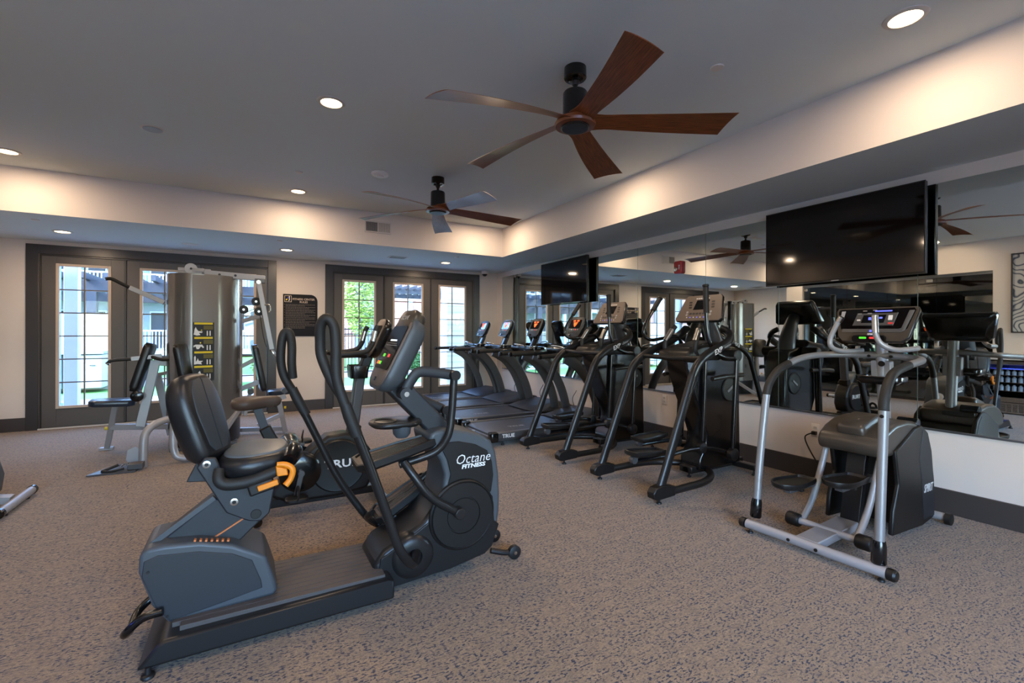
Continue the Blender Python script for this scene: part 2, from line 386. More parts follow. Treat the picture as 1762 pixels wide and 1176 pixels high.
# six glazed leaves, 2 x 6 lites each
def leaf(n, x0, x1):
    xm = (x0+x1)/2; gw = .58; z0, z1 = .275, 2.262; a, b = xm-gw/2, xm+gw/2; y0 = YF+.012; y1 = y0+.044
    g = G(); g.box((x0, y0, .02), (a, y1, DH-.022)); g.box((b, y0, .02), (x1, y1, DH-.022)); g.box((a, y0, .02), (b, y1, z0)); g.box((a, y0, z1), (b, y1, DH-.022))
    world(); d = g.build(n, 'door', bevel=.002, kind='structure')
    t = .032; g = G()
    g.box((a-.004, y0-.012, z0-.004), (a+t, y0+.02, z1+.004)); g.box((b-t, y0-.012, z0-.004), (b+.004, y0+.02, z1+.004))
    g.box((a+t, y0-.012, z0-.004), (b-t, y0+.02, z0+t)); g.box((a+t, y0-.012, z1-t), (b-t, y0+.02, z1+.004))
    g.build('glazing_bead', 'stop', d, bevel=.003)
    a, b, z0, z1 = a+t, b-t, z0+t, z1-t
    G().box((xm-.008, y0+.012, z0), (xm+.008, y0+.03, z1)).build('muntin', 'muntin', d)
    for k in range(1, 6):
        z = z0+(z1-z0)*k/6; G().box((a, y0+.010, z-.008), (b, y0+.032, z+.008)).build('muntin', 'muntin', d)
    G().box((a, y0+.02, z0), (b, y0+.024, z1)).build('pane', 'glass', d)
    return d
n = 1
for a, b in (D1, D2):
    for k in range(3):
        w_ = (b-a)/3; leaf('door_%d' % n, a+w_*k+(.022 if k == 0 else .014), a+w_*(k+1)-(.022 if k == 2 else .014)); n += 1
# wall mirror: tall panels with polished edges, channel below
ys = [8.375, 7.76, 6.70, 5.63, 4.568, 3.509, 2.673, 1.588, .5, -.58, -1.66]
t = thing('wall_mirror', 'long frameless gym mirror of tall panels along the right wall above the dark baseboard', 'mirror', (XR, 3.3, .6))
for i in range(len(ys)-1):
    G().box((XR-.007, ys[i+1]+.0015, .615), (XR-.0005, ys[i]-.0015, 2.462)).build('mirror_panel', 'mirror', t)
    if i: G().box((XR-.0085, ys[i]-.0014, .615), (XR-.0012, ys[i]+.0014, 2.462)).build('mirror_joint', 'seam', t)
struct('trim_6', G().box((XR-.014, ys[-1], .598), (XR-.0002, ys[0], .614)), 'chan', bevel=.002)
# glass partition
t = thing('glass_partition', 'full-height dark glass partition seen in the mirror, beside the framed art', 'partition', (XL-.07, (PY0+PY1)/2, 0))
pys = [PY0, 3.804, 4.606, 5.366, PY1]
for i in range(4): G().box((XL-.075, pys[i]+.003, .05), (XL-.063, pys[i+1]-.003, PZ-.03)).build('glass_pane', 'pglass', t)
G().box((XL-.1, PY0, PZ-.05), (XL-.04, PY1, PZ)).build('head_channel', 'chan', t, bevel=.002)
G().box((XL-.1, PY0, 0), (XL-.04, PY1, .06)).build('floor_channel', 'casing', t, bevel=.002)
for y in (PY1-.09, 3.86): G().box((XL-.085, y, PZ-.13), (XL-.05, y+.1, PZ-.07)).build('patch_fitting', 'steel', t, bevel=.004)
# ---------------------------------------------------------------- ceiling fixtures
def downlight(x, y, z, label, big=False):
    t = thing('recessed_light', label, 'ceiling light', (x, y, z), 'recessed ceiling lights')
    s = 1.0
    g = G().lathe((x, y, z+.02), (0, 0, -1), [(.019, .072), (.030, .074), (.031, .080), (.024, .098), (.019, .100)], 32)
    g.build('trim_ring', 'ivory', t)
    G().lathe((x, y, z-.002), (0, 0, -1), [(0, .072), (.005, .071), (.0055, .001)], 32).build('lens', 'lens', t)
    l = bpy.data.lights.new('lamp', 'AREA'); l.shape = 'DISK'; l.size = .13; l.energy = LAMP_W; l.color = LAMP_C; l.spread = R(180)
    lo = bpy.data.objects.new('lamp', l); C.objects.link(lo); lo.parent = t; lo.location = (0, 0, -.014)
LT = [(3.058, 1.134, 'nearest recessed light, in the tray ceiling at the right'), (.525, 3.64, 'recessed light alone in the tray ceiling left of the large fan'),
      (-1.981, 6.141, 'recessed tray light above the left edge of the far soffit'), (.511, 6.129, 'recessed tray light above the far soffit, left of the smaller fan'),
      (3.06, 3.64, 'recessed tray light behind a blade of the large fan'), (3.06, 6.13, 'recessed tray light in the far right corner behind the smaller fan'),
      (.525, 1.134, 'recessed tray light overhead, out of view'), (-1.98, 3.64, 'recessed tray light at the left side, out of view'), (-1.98, 1.134, 'recessed tray light at the front left, out of view'),
      (.525, -1.3, 'recessed tray light at the front middle, out of view'), (3.058, -1.3, 'recessed tray light at the front right, out of view')]
for x, y, l in LT: downlight(x, y, ZT, l)
for x, l in ((-1.996, 'recessed soffit light above the leftmost doors'), (.487, 'recessed soffit light above the rules sign'), (3.011, 'recessed soffit light above the right-hand doors')): downlight(x, 7.70, ZS, l)
def disc(name, x, y, z, r, h, label, cat, m='plate', group=None):
    t = thing(name, label, cat, (x, y, z), group)
    G().lathe((x, y, z), (0, 0, -1), [(-.003, r*.98), (h*.3, r), (h*.75, r*.93), (h, r*.7), (h*1.01, .001)], 28).build('cover', m, t)
    return t
t = disc('ceiling_speaker', -.702, 4.862, ZT, .085, .006, 'round flush white ceiling speaker at the left of the tray', 'speaker')
G().lathe((-.702, 4.862, ZT), (0, 0, -1), [(0, .07), (.0085, .068), (.009, .001)], 28).build('grille', 'lgrey', t)
t = disc('smoke_detector', 1.211, 5.0, ZT, .09, .035, 'white domed smoke detector left of the smaller fan', 'detector')
G().lathe((1.211, 5.0, ZT-.034), (0, 0, -1), [(0, .04), (.008, .035), (.009, .001)], 20).build('sensor_cap', 'plate', t)
disc('sprinkler_cover', .46, 5.391, ZT, .035, .012, 'small white round sprinkler cover above the soffit, left of the detector', 'sprinkler', group='sprinkler covers')
disc('sprinkler_cover', 2.594, 1.939, ZT, .042, .008, 'white round sprinkler cover in the tray right of the large fan', 'sprinkler', group='sprinkler covers')
for x, y, l in ((-2.05, 7.05, 'soffit sprinkler cover at the left, near the tray edge'), (.36, 7.0, 'soffit sprinkler cover near the middle of the far soffit'), (2.95, 7.05, 'soffit sprinkler cover near the right end of the far soffit'), (-.72, 7.9, 'wide shallow sprinkler cover above the second door leaf')):
    disc('sprinkler_cover', x, y, ZS, .035 if x != -.72 else .1, .01, l, 'sprinkler', group='sprinkler covers')
# grille in the tray face
t = thing('air_grille', 'white two-part air grille on the far tray face under the smaller fan', 'vent', (1.588, YT, 2.82))
g = G(); x0, x1, z0, z1 = 1.40, 1.776, 2.735, 2.905; y = YT-.012
for a, b in (((x0, y, z0), (x0+.02, YT, z1)), ((x1-.02, y, z0), (x1, YT, z1)), ((x0+.02, y, z0), (x1-.02, YT, z0+.02)), ((x0+.02, y, z1-.02), (x1-.02, YT, z1)), ((1.58, y, z0+.02), (1.596, YT, z1-.02))): g.box(a, b)
g.build('frame', 'ivory', t, bevel=.002)
G().box((x0+.02, YT-.003, z0+.02), (x1-.02, YT-.001, z1-.02)).build('duct_shadow', 'black', t)
g = G()
for k in range(9): g.box((x0+.02, y+.002, z0+.026+k*.0145), (1.58, y+.006, z0+.03+k*.0145))
for k in range(8): g.box((x0+.03+k*.0195, y+.001, z0+.02), (x0+.034+k*.0195, y+.005, z1-.02))
g.build('dark_bars', 'lgrey', t)
for k in range(12): G().box((1.60+k*.013, y+.002, z0+.02), (1.608+k*.013, y+.009, z1-.02)).build('louver', 'ivory', t)
for (x, y, sx, sy, l) in ((2.12, 7.55, .15, .1, 'small square supply vent in the soffit before the right-hand doors'), (-2.75, 7.55, .14, .14, 'supply vent in the soffit at the left picture edge')):
    t = thing('ceiling_vent', l, 'vent', (x, y, ZS), 'soffit vents'); g = G()
    g.ring([[(x-sx, y-sy, z), (x+sx, y-sy, z), (x+sx, y+sy, z), (x-sx, y+sy, z)] for z in (ZS, ZS-.006)]); g.build('frame', 'ivory', t)
    for k in range(5): G().box((x-sx*.8, y-sy*.8+k*sy*.36, ZS-.012), (x+sx*.8, y-sy*.8+k*sy*.36+.02, ZS-.006)).build('louver', 'lgrey', t)
# dome camera
t = thing('dome_camera', 'white dome security camera in the far right corner of the soffit', 'camera', (4.12, 8.40, ZS))
G().lathe((4.12, 8.40, ZS), (0, 0, -1), [(0, .068), (.05, .068), (.058, .055), (.06, .001)]).build('housing', 'plate', t)
G().lathe((4.12, 8.40, ZS-.058), (0, 0, -1), [(0, .048), (.02, .045), (.04, .028), (.048, .001)]).build('dome', 'gloss', t)
# ---------------------------------------------------------------- fans
def fan(x, y, a0, label):
    t = thing('ceiling_fan', label, 'ceiling fan', (x, y, ZT), 'wooden five-blade ceiling fans'); z = ZT
    G().lathe((x, y, z), (0, 0, -1), [(0, .07), (.065, .072), (.072, .066), (.073, .05), (.062, .045), (.062, .001)], 32).build('canopy', 'gloss', t)
    G().lathe((x, y, z-.05), (0, 0, -1), [(0, .014), (.115, .014)]).build('downrod', 'gloss', t)
    G().lathe((x, y, z-.07), (0, 0, -1), [(0, .018), (.02, .03), (.04, .018)]).build('hanger_ball', 'dmetal', t)
    G().lathe((x, y, z-.135), (0, 0, -1), [(0, .02), (.005, .03), (.02, .072), (.03, .078), (.225, .080), (.23, .07)], 32).build('motor_housing', 'gloss', t)
    zb = z-.37
    G().lathe((x, y, zb+.05), (0, 0, -1), [(0, .085), (.015, .118), (.04, .132), (.055, .126), (.058, .08)], 32).build('hub', 'wood', t)
    G().lathe((x, y, zb-.004), (0, 0, -1), [(0, .090), (.01, .091), (.016, .084), (.018, .001)], 32).build('cap', 'black', t)
    # blade: airfoil strip along +X, then rotated
    NS, NW = 22, 6; secs = []
    for i in range(NS+1):
        u = i/NS; r = .07+u*.865
        wd = .115+.045*(1-min(1, u/.15))+.115*max(0, u-.1)**.8
        tw = -R(9)*(1-u)-R(9)
        yc = .015+.018*sin(pi*u); zc = -.062*u**1.3+.006
        row = []
        for j in range(NW+1):
            v = j/NW-.5; rr_ = r+(-v*.06 if i == NS else -v*.06*u**3)
            th = .011*(1-(2*v)**2*.75)*(1-.5*u)
            row.append((rr_, yc+v*wd*cos(tw), zc+v*wd*sin(tw)+.010*(1-(2*v)**2)*u, th))
        secs.append(row)
    for k in range(5):
        a = a0+k*2*pi/5; ca, sa = cos(a), sin(a)
        me = bpy.data.meshes.new('blade'); vs = []; uv = []; fs = []
        for sgn in (1, -1):
            for row in secs:
                for (px, py, pz, th) in row: vs.append((px*ca-py*sa, px*sa+py*ca, zb-z+.022+pz+sgn*th/2)); uv.append((px, py+k*.7))
        n1 = (NS+1)*(NW+1); W = NW+1
        for i in range(NS):
            for j in range(NW):
                q = i*W+j; fs.append((q, q+W, q+W+1, q+1)); q += n1; fs.append((q, q+1, q+W+1, q+W))
            fs.append((i*W, i*W+n1, (i+1)*W+n1, (i+1)*W)); q = i*W+NW; fs.append((q, q+W, q+W+n1, q+n1))
        for j in range(NW):
            fs.append((j, j+1, j+1+n1, j+n1)); q = NS*W+j; fs.append((q, q+n1, q+1+n1, q+1))
        me.from_pydata(vs, [], fs); ul = me.uv_layers.new(name='UVMap')
        for l in me.loops: ul.data[l.index].uv = uv[l.vertex_index]
        me.polygons.foreach_set('use_smooth', [True]*len(me.polygons)); me.set_sharp_from_angle(angle=R(50))
        me.materials.append(M['wood']); o = bpy.data.objects.new('blade', me); C.objects.link(o); o.parent = t
fan(1.815, 2.395, R(35), 'large nearer ceiling fan with five walnut blades and black motor')
fan(1.80, 4.84, R(-8), 'smaller farther ceiling fan with five blades, above the treadmills')
# ---------------------------------------------------------------- televisions
def tv(y0, y1, z0, z1, label, grp='wall televisions'):
    xf = 4.395; yc = (y0+y1)/2; zc = (z0+z1)/2
    t = thing('television', label, 'television', (XR, yc, zc), grp)
    G().box((xf+.006, y0, z0), (xf+.045, y1, z1)).build('casing', 'gloss', t, bevel=.006)
    G().box((xf, y0+.008, z0+.014), (xf+.008, y1-.008, z1-.008)).build('screen', 'tv', t, bevel=.001)
    g = G(); g.box((xf-.001, y0, z0), (xf+.01, y1, z0+.012)); g.box((xf-.001, y0, z1-.006), (xf+.01, y1, z1)); g.box((xf-.001, y0, z0+.012), (xf+.01, y0+.007, z1-.006)); g.box((xf-.001, y1-.007, z0+.012), (xf+.01, y1, z1-.006))
    g.build('bezel', 'dmetal', t)
    G().box((xf+.045, yc-.3, zc-.2), (xf+.075, yc+.3, zc+.15)).build('rear_housing', 'black', t, bevel=.008)
    G().box((xf+.075, yc-.22, zc-.12), (XR-.008, yc+.22, zc+.12)).build('wall_bracket', 'dmetal', t, bevel=.003)
    G().box((xf-.002, yc-.03, z0+.001), (xf, yc+.03, z0+.008)).build('badge', 'lgrey', t)
tv(1.505, 2.735, 1.784, 2.482, 'large black wall television over the stepper, at the right')
tv(5.50, 6.75, 1.805, 2.505, 'black wall television over the treadmills at the far end')
# ---------------------------------------------------------------- small wall items
t = thing('fire_alarm', 'red horn strobe alarm mounted on the mirror between the televisions', 'alarm', (XR-.007, 3.876, 2.12))
G().slab((XR-.008, 3.876, 2.12), (0, -1, 0), (0, 0, 1), rr(.115, .15, .02), [(0, 1), (.03, 1), (.038, .9)]).build('body', 'red', t)
G().lathe((XR-.044, 3.898, 2.098), (-1, 0, 0), [(0, .03), (.018, .026), (.022, .001)]).build('strobe', 'steel', t)
text('FIRE', .03, (XR-.0475, 3.85, 2.12), (0, 0, 1), (0, 1, 0), 'white', t, bold=.0004)
def outlet(y, z, label, plug):
    t = thing('wall_outlet', label, 'outlet', (XR, y, z), 'wall outlets')
    G().slab((XR, y, z), (0, -1, 0), (0, 0, 1), rr(.075, .12, .006), [(0, 1), (.004, 1), (.006, .95)]).build('cover_plate', 'plate', t)
    for dz in (-.022, .022):
        G().slab((XR-.006, y, z+dz), (0, -1, 0), (0, 0, 1), rr(.033, .03, .01), [(0, 1), (.002, .97)]).build('socket', 'ivory', t)
    g = G()
    for dz in (-.018, .026):
        for dy in (-.007, .007): g.box((XR-.0088, y+dy-.001, z+dz-.006), (XR-.0078, y+dy+.001, z+dz+.004))
    g.build('slots', 'black', t)
outlet(2.335, .445, 'white wall outlet with a black plug, behind the stepper', True)
outlet(4.11, .50, 'white wall outlet between the two ellipticals', False)
world()
g = G().tube([(XR-.02, 2.335, .425), (XR-.05, 2.35, .42), (XR-.07, 2.39, .38), (XR-.06, 2.36, .28), (XR-.10, 2.24, .14), (XR-.12, 2.12, .04), (XR-.14, 1.98, .012), (XR-.16, 1.90, .010)], .006, 8, 5)
g.box((XR-.04, 2.318, .408), (XR-.008, 2.352, .438))
tag(g.build('power_cord', 'black', bevel=0), 'black power cord plugged into the outlet behind the stepper', 'cord')
for y0, lab in ((7.75, 'farthest'), (6.85, 'second farthest'), (5.9, 'second nearest'), (4.72, 'nearest')):
    tag(G().tube([(XR-.004, y0, .42), (XR-.03, y0-.02, .40), (XR-.05, y0+.04, .28), (XR-.05, y0-.03, .12), (XR-.10, y0, .01)], .005, 8, 5).build('power_cord', 'black'), 'thin black cord hanging on the wall behind the %s treadmill' % lab, 'cord', 'treadmill power cords')
# rules sign
t = thing('rules_sign', 'dark fitness center rules sign on the wall between the two door sets', 'sign', (.76, YF, 1.62))
sx0, sx1, sz0, sz1 = .494, 1.025, 1.262, 1.968; rc = .11
prof = [(sx0, sz0), (sx1, sz0), (sx1, sz1-rc)]+[(sx1-rc+rc*cos(a), sz1-rc+rc*sin(a)) for a in [pi/2*k/8 for k in range(1, 9)]]+[(sx0, sz1)]
G().prism(prof, YF-.012, YF-.0005).build('panel', 'sign', t, bevel=.001)
yy = YF-.0125
text('FITNESS CENTER', .046, (.808, yy, 1.885), X_, Z_, 'signp', t, bold=.0008)
text('RULES', .046, (.808, yy, 1.838), X_, Z_, 'signp', t, bold=.0008)
g = G(); a, b, c, d = .514, .622, 1.835, 1.943
for p, q in (((a, c), (b, c+.007)), ((a, d-.007), (b, d)), ((a, c+.007), (a+.007, d-.007)), ((b-.007, c+.007), (b, d-.007))): g.box((p[0], yy-.001, p[1]), (q[0], yy, q[1]))
g.build('emblem_frame', 'signp', t)
G().prism([(.582, 1.935), (.594, 1.935), (.594, 1.868), (.585, 1.855), (.570, 1.852), (.575, 1.862), (.582, 1.868)], yy-.001, yy).build('emblem_letter', 'white', t)
G().prism([(.535, 1.858), (.556, 1.866), (.560, 1.888), (.548, 1.893), (.535, 1.880)], yy-.001, yy).build('emblem_leaf', 'yellow', t)
G().prism([(.560, 1.897), (.574, 1.905), (.570, 1.912), (.560, 1.908)], yy-.001, yy).build('emblem_dot', 'led_b', t)
z = 1.795
for n, ln in enumerate((2, 2, 2, 2, 2, 1, 2, 2, 1, 3)):
    G().box((.513, yy-.001, z-.006), (.519, yy, z+.004)).build('bullet', 'signs', t)
    for q in range(ln):
        # rows of small illegible print: word-length dashes
        g = G(); x = .532; xe = .53+(.46 if q == 0 else (.30+.13*((n*7+q*3) % 3)/2)); 
        while x < xe:
            w_ = .014+.028*random.random(); g.box((x, yy-.001, z-.0035), (min(x+w_, xe), yy, z+.0025)); x += w_+.006
        g.build('text_line', 'signs', t); z -= .0205
    z -= .003
# light switch / art / cooler on the left wall (seen in the mirror)
t = thing('framed_art', 'framed abstract print of dark wavy lines, seen in the mirror at the right edge', 'picture', (XL, 2.3, 2.04))
ay0, ay1, az0, az1 = 1.80, 2.771, 1.352, 2.73
g = G()
for a, b in (((XL, ay0, az0), (XL+.03, ay0+.02, az1)), ((XL, ay1-.02, az0), (XL+.03, ay1, az1)), ((XL, ay0+.02, az0), (XL+.03, ay1-.02, az0+.02)), ((XL, ay0+.02, az1-.02), (XL+.03, ay1-.02, az1))): g.box(a, b)
g.build('frame', 'casing', t, bevel=.002)
def artmat():
    m = mat('wavy_line_print', (190, 190, 188), .6); nt, b = nodes(m); N = nt.nodes.new; L = nt.links.new
    tc = N('ShaderNodeTexCoord'); n = N('ShaderNodeTexNoise'); n.inputs['Scale'].default_value = 2.2; n.inputs['Detail'].default_value = 1.5; L(tc.outputs['Object'], n.inputs[0])
    s = mathm(nt, 'MULTIPLY', n.outputs[0], 70); s = mathm(nt, 'ADD', mathm(nt, 'MULTIPLY', mathm(nt, 'SINE', s, 0), .5), .5)
    cr = N('ShaderNodeValToRGB'); cr.color_ramp.elements[0].position = .03; cr.color_ramp.elements[1].position = .35
    cr.color_ramp.elements[0].color = (*lin((70, 82, 100)), 1); cr.color_ramp.elements[1].color = (*lin((196, 194, 190)), 1)
    L(s, cr.inputs[0]); L(cr.outputs[0], b.inputs['Base Color']); return m
M['art'] = artmat()
G().box((XL+.002, ay0+.02, az0+.02), (XL+.012, ay1-.02, az1-.02)).build('print', 'art', t)
t = thing('counter', 'grey cabinet with white worktop along the left wall, seen in the mirror', 'cabinet', (XL+.3, 1.4, 0))
G().box((XL+.004, -.6, .9), (XL+.66, 2.98, 1.0)).build('worktop', 'counter', t, bevel=.004)
g = G(); g.box((XL+.004, 2.95, 0), (XL+.62, 2.98, .9)); g.box((XL+.004, -.6, 0), (XL+.6, 1.85, .9)); g.build('carcass', 'cab', t, bevel=.003)
for k in range(4):
    y = -.58+k*.607; d = G().box((XL+.6, y, .1), (XL+.62, y+.59, .88)).build('door', 'cab', t, bevel=.004); G().cyl((XL+.65, y+.53, .55), (XL+.65, y+.53, .75), .006).build('handle', 'steel', d)
t = thing('beverage_cooler', 'undercounter drinks cooler with blue light and bottles, seen in the mirror', 'fridge', (XL+.3, 2.4, 0))
cy0, cy1 = 1.87, 2.94
g = G(); g.box((XL+.02, cy0, .06), (XL+.05, cy1, .88)); g.box((XL+.05, cy0, .06), (XL+.6, cy0+.03, .88)); g.box((XL+.05, cy1-.03, .06), (XL+.6, cy1, .88)); g.box((XL+.05, cy0+.03, .84), (XL+.6, cy1-.03, .88)); g.box((XL+.05, cy0+.03, .06), (XL+.6, cy1-.03, .24))
g.build('body', 'gloss', t, bevel=.004)
g = G(); g.box((XL+.6, cy0, .78+.04), (XL+.63, cy1, .88)); g.box((XL+.6, cy0, .2), (XL+.63, cy1, .28)); g.box((XL+.6, cy0, .28), (XL+.63, cy0+.06, .82)); g.box((XL+.6, cy1-.06, .28), (XL+.63, cy1, .82))
g.build('door_frame', 'steel', t, bevel=.003)
g = G(); g.box((XL+.6, cy0, .02), (XL+.615, cy1, .19)); g.build('kick_grille', 'steel', t)
for r in range(6):
    for c in range(14): G().box((XL+.615, cy0+.05+c*.07, .045+r*.022), (XL+.617, cy0+.105+c*.07, .055+r*.022)).build('slot', 'black', t)
for z in (.38, .52, .64, .74): G().box((XL+.1, cy0+.03, z), (XL+.58, cy1-.03, z+.006)).build('shelf', 'steel', t)
G().box((XL+.3, cy0+.05, .825), (XL+.5, cy1-.05, .835)).build('light_strip', 'blueled', t)
bl = bpy.data.lights.new('cooler_light', 'AREA'); bl.shape = 'RECTANGLE'; bl.size = .2; bl.size_y = .9; bl.energy = 3; bl.color = (.15, .25, 1)
bo = bpy.data.objects.new('cooler_light', bl); C.objects.link(bo); bo.location = (XL+.4, 2.4, .82)
world()
proto = None; bot = G().lathe((0, 0, 0), (0, 0, 1), [(0, .028), (.09, .03), (.11, .014), (.125, .014), (.126, .001)], 12)
bm_ = bot.build('drink_bottle', 'bottle', org=(0, 0, 0)).data; bpy.data.objects.remove(bpy.data.objects['drink_bottle'])
for z, sh_ in ((.386, 'bottom'), (.526, 'second')):
    for k in range(13):
        o = bpy.data.objects.new('drink_bottle', bm_); C.objects.link(o); o.location = (XL+.5, cy0+.07+k*.075, z); o.scale = (1, 1, .75)
        tag(o, 'clear bottle standing on the %s shelf of the drinks cooler' % sh_, 'bottle', 'bottles in the drinks cooler')
for k in range(13):
    o = bpy.data.objects.new('drink_bottle', bm_); C.objects.link(o); o.location = (XL+.5, cy0+.07+k*.075, .646); o.scale = (1, 1, .62)
    tag(o, 'clear bottle standing on the upper shelf of the drinks cooler', 'bottle', 'bottles in the drinks cooler')
# ================================================================ OUTSIDE
gz = -.06
struct('ground_patio', G().box((-30, YF+.2, gz-.2), (40, 12.6, gz)), 'stone')
struct('ground_lawn', G().box((-30, 12.6, gz-.2), (40, 15.0, gz-.01)), 'grass')
struct('ground_path', G().box((-30, 15.0, gz-.2), (40, 17.6, gz)), 'stone')
struct('ground_far_lawn', G().box((-30, 17.6, gz-.2), (40, 60, gz-.01)), 'grass')
struct('ground_front', G().box((-30, -40, gz-.2), (40, YB-.2, gz)), 'stone')
struct('roof_over_gym', G().box((-12, -3.2, ZT+.3), (6.5, YF+.5, ZT+.6)), 'wht_out')
world()
def pillar(x0, x1, y0, y1, z1, m, label):
    t = thing('patio_column', label, 'column', ((x0+x1)/2, (y0+y1)/2, gz), 'patio columns')
    G().box((x0, y0, gz), (x1, y1, z1)).build('shaft', m, t, bevel=.01); G().box((x0-.03, y0-.03, gz), (x1+.03, y1+.03, gz+.2)).build('plinth', m, t, bevel=.01)
    G().box((x0-.03, y0-.03, z1-.25), (x1+.03, y1+.03, z1)).build('capital', m, t, bevel=.01)
pillar(-2.53, -2.36, 9.8, 9.98, 3.4, 'wht_out', 'white patio column outside the leftmost door')
pillar(-2.86, -2.72, 10.3, 10.45, 3.4, 'blueg', 'blue-grey post beside the white patio column')
pillar(3.93, 4.5, 9.95, 10.35, 3.4, 'siding', 'cream patio column outside the rightmost door')
t = thing('garden_wall', 'white outdoor wall beyond the rightmost door', 'wall', (5.0, 13.5, gz)); G().box((4.45, 13.2, gz), (9, 13.4, 1.9)).build('panel', 'wht_out', t); G().box((4.4, 13.15, 1.9), (9.05, 13.45, 1.96)).build('coping', 'cream', t)
# outdoor kitchen
t = thing('outdoor_kitchen', 'cream wall with white cabinets beyond the leftmost door', 'kitchen', (-3.6, 14.5, gz))
G().box((-6.5, 14.6, gz), (-2.5, 14.8, 1.75)).build('back_wall', 'cream', t)
G().box((-6.5, 13.9, .82), (-2.9, 14.6, .88)).build('worktop', 'stone', t)
for k in range(5):
    d = G().box((-6.4+k*.7, 13.95, gz+.1), (-5.74+k*.7, 14.55, .8)).build('cabinet', 'wht_out', t, bevel=.01); G().box((-5.95+k*.7, 13.93, .55), (-5.85+k*.7, 13.95, .57)).build('handle', 'steel', d)
# pergola
t = thing('pergola', 'dark slatted pergola roof outside the left-hand doors', 'pergola', (-2, 17, gz))
for x in (-6, -3.6, -1.2, 1.4): G().box((x, 15.6, gz), (x+.2, 15.8, 2.35)).build('post', 'perg', t)
for y in (15.6, 20.5): G().box((-7, y, 2.35), (2.2, y+.16, 2.65)).build('beam', 'perg', t)
for k in range(20): G().box((-6.9+k*.47, 15.0, 2.65), (-6.8+k*.47, 21, 2.8)).build('rafter', 'perg', t)
# apartment block, left
bx0, bx1, by = -21, .6, 30
t = thing('apartment_building', 'blue-grey apartment block with white balconies beyond the lawn', 'building', (-5, by, gz))
G().box((bx0, by+1.8, gz), (bx1, by+6, 9)).build('wall', 'blueg', t)
for z in (.35, 3.25, 6.15):
    G().box((bx0, by, z-.25), (bx1, by+1.8, z)).build('balcony_floor', 'wht_out', t)
    for k in range(8):
        x = bx0+k*2.6+.3; pst = G().box((x, by, z), (x+.22, by+.22, z+2.65)).build('post', 'wht_out', t)
        G().box((x+.22, by+.05, z+1.0), (x+2.6, by+.12, z+1.08)).build('handrail', 'wht_out', pst)
        g = G()
        for j in range(16): g.box((x+.3+j*.145, by+.06, z+.06), (x+.35+j*.145, by+.1, z+1.0))
        g.build('balusters', 'wht_out', pst)
        d = G().box((x+.4, by+1.76, z), (x+1.2, by+1.82, z+2.1)).build('window', 'wht_out', t); G().box((x+.46, by+1.74, z+.08), (x+1.14, by+1.76, z+2.02)).build('pane', 'navy', d)
        d = G().box((x+1.5, by+1.76, z+.7), (x+2.3, by+1.82, z+2.1)).build('window', 'wht_out', t); G().box((x+1.56, by+1.74, z+.76), (x+2.24, by+1.76, z+2.04)).build('pane', 'navy', d)
G().box((bx0+2.5, by-.1, 4.4), (bx0+4.1, by+1.7, 9)).build('brick_pier', 'brick', t)
# brick block, right
t = thing('brick_building', 'pale pink brick apartment block behind the fence', 'building', (8, 26, gz))
G().box((1.0, 26, gz), (5.0, 32, 10)).build('wall', 'brick', t); G().box((5.0, 27.5, gz), (6.3, 32, 9.6)).build('wall', 'wht_out', t); G().box((6.3, 26, gz), (7.9, 32, 10)).build('wall', 'brick', t); G().box((7.9, 25.9, gz), (8.15, 32, 10)).build('corner_board', 'wht_out', t); G().box((8.15, 26, gz), (16, 32, 10)).build('wall', 'brick', t)
for z in (1.0, 3.9, 6.8):
    for x in (1.8, 10, 13):
        d = G().box((x, 25.95, z), (x+1.1, 26.02, z+1.5)).build('window', 'wht_out', t); G().box((x+.07, 25.93, z+.07), (x+1.03, 25.95, z+1.43)).build('pane', 'navy', d)
    G().box((5.0, 26.2, z-1.2), (6.3, 27.5, z-1.0)).build('balcony_floor', 'wht_out', t)
# grey shade structure near brick building
t = thing('garden_pergola', 'grey slatted garden pergola before the brick building', 'pergola', (8.2, 19.5, gz))
for x in (4.9, 8.4): G().box((x, 18.6, gz), (x+.16, 18.76, 2.9)).build('post', 'perg', t)
for y in (18.6, 21.0): G().box((4.2, y, 2.9), (9.2, y+.12, 3.08)).build('beam', 'perg', t)
for k in range(16): G().box((4.3+k*.31, 18.2, 3.08), (4.36+k*.31, 21.5, 3.22)).build('rafter', 'perg', t)
# fence
fy = 16.6
t = thing('metal_fence', 'black metal picket fence beyond the middle doors', 'fence', (7, fy, gz))
for z in (.12, 1.25, 1.42): G().box((2.2, fy, z), (12, fy+.03, z+.035)).build('rail', 'fence', t)
for k in range(6): G().box((2.2+k*1.95, fy-.02, gz), (2.26+k*1.95, fy+.05, 1.6)).build('post', 'fence', t)
g = G()
for k in range(88): g.box((2.3+k*.11, fy, gz+.1), (2.318+k*.11, fy+.02, 1.5))
g.build('pickets', 'fence', t, kind='stuff')
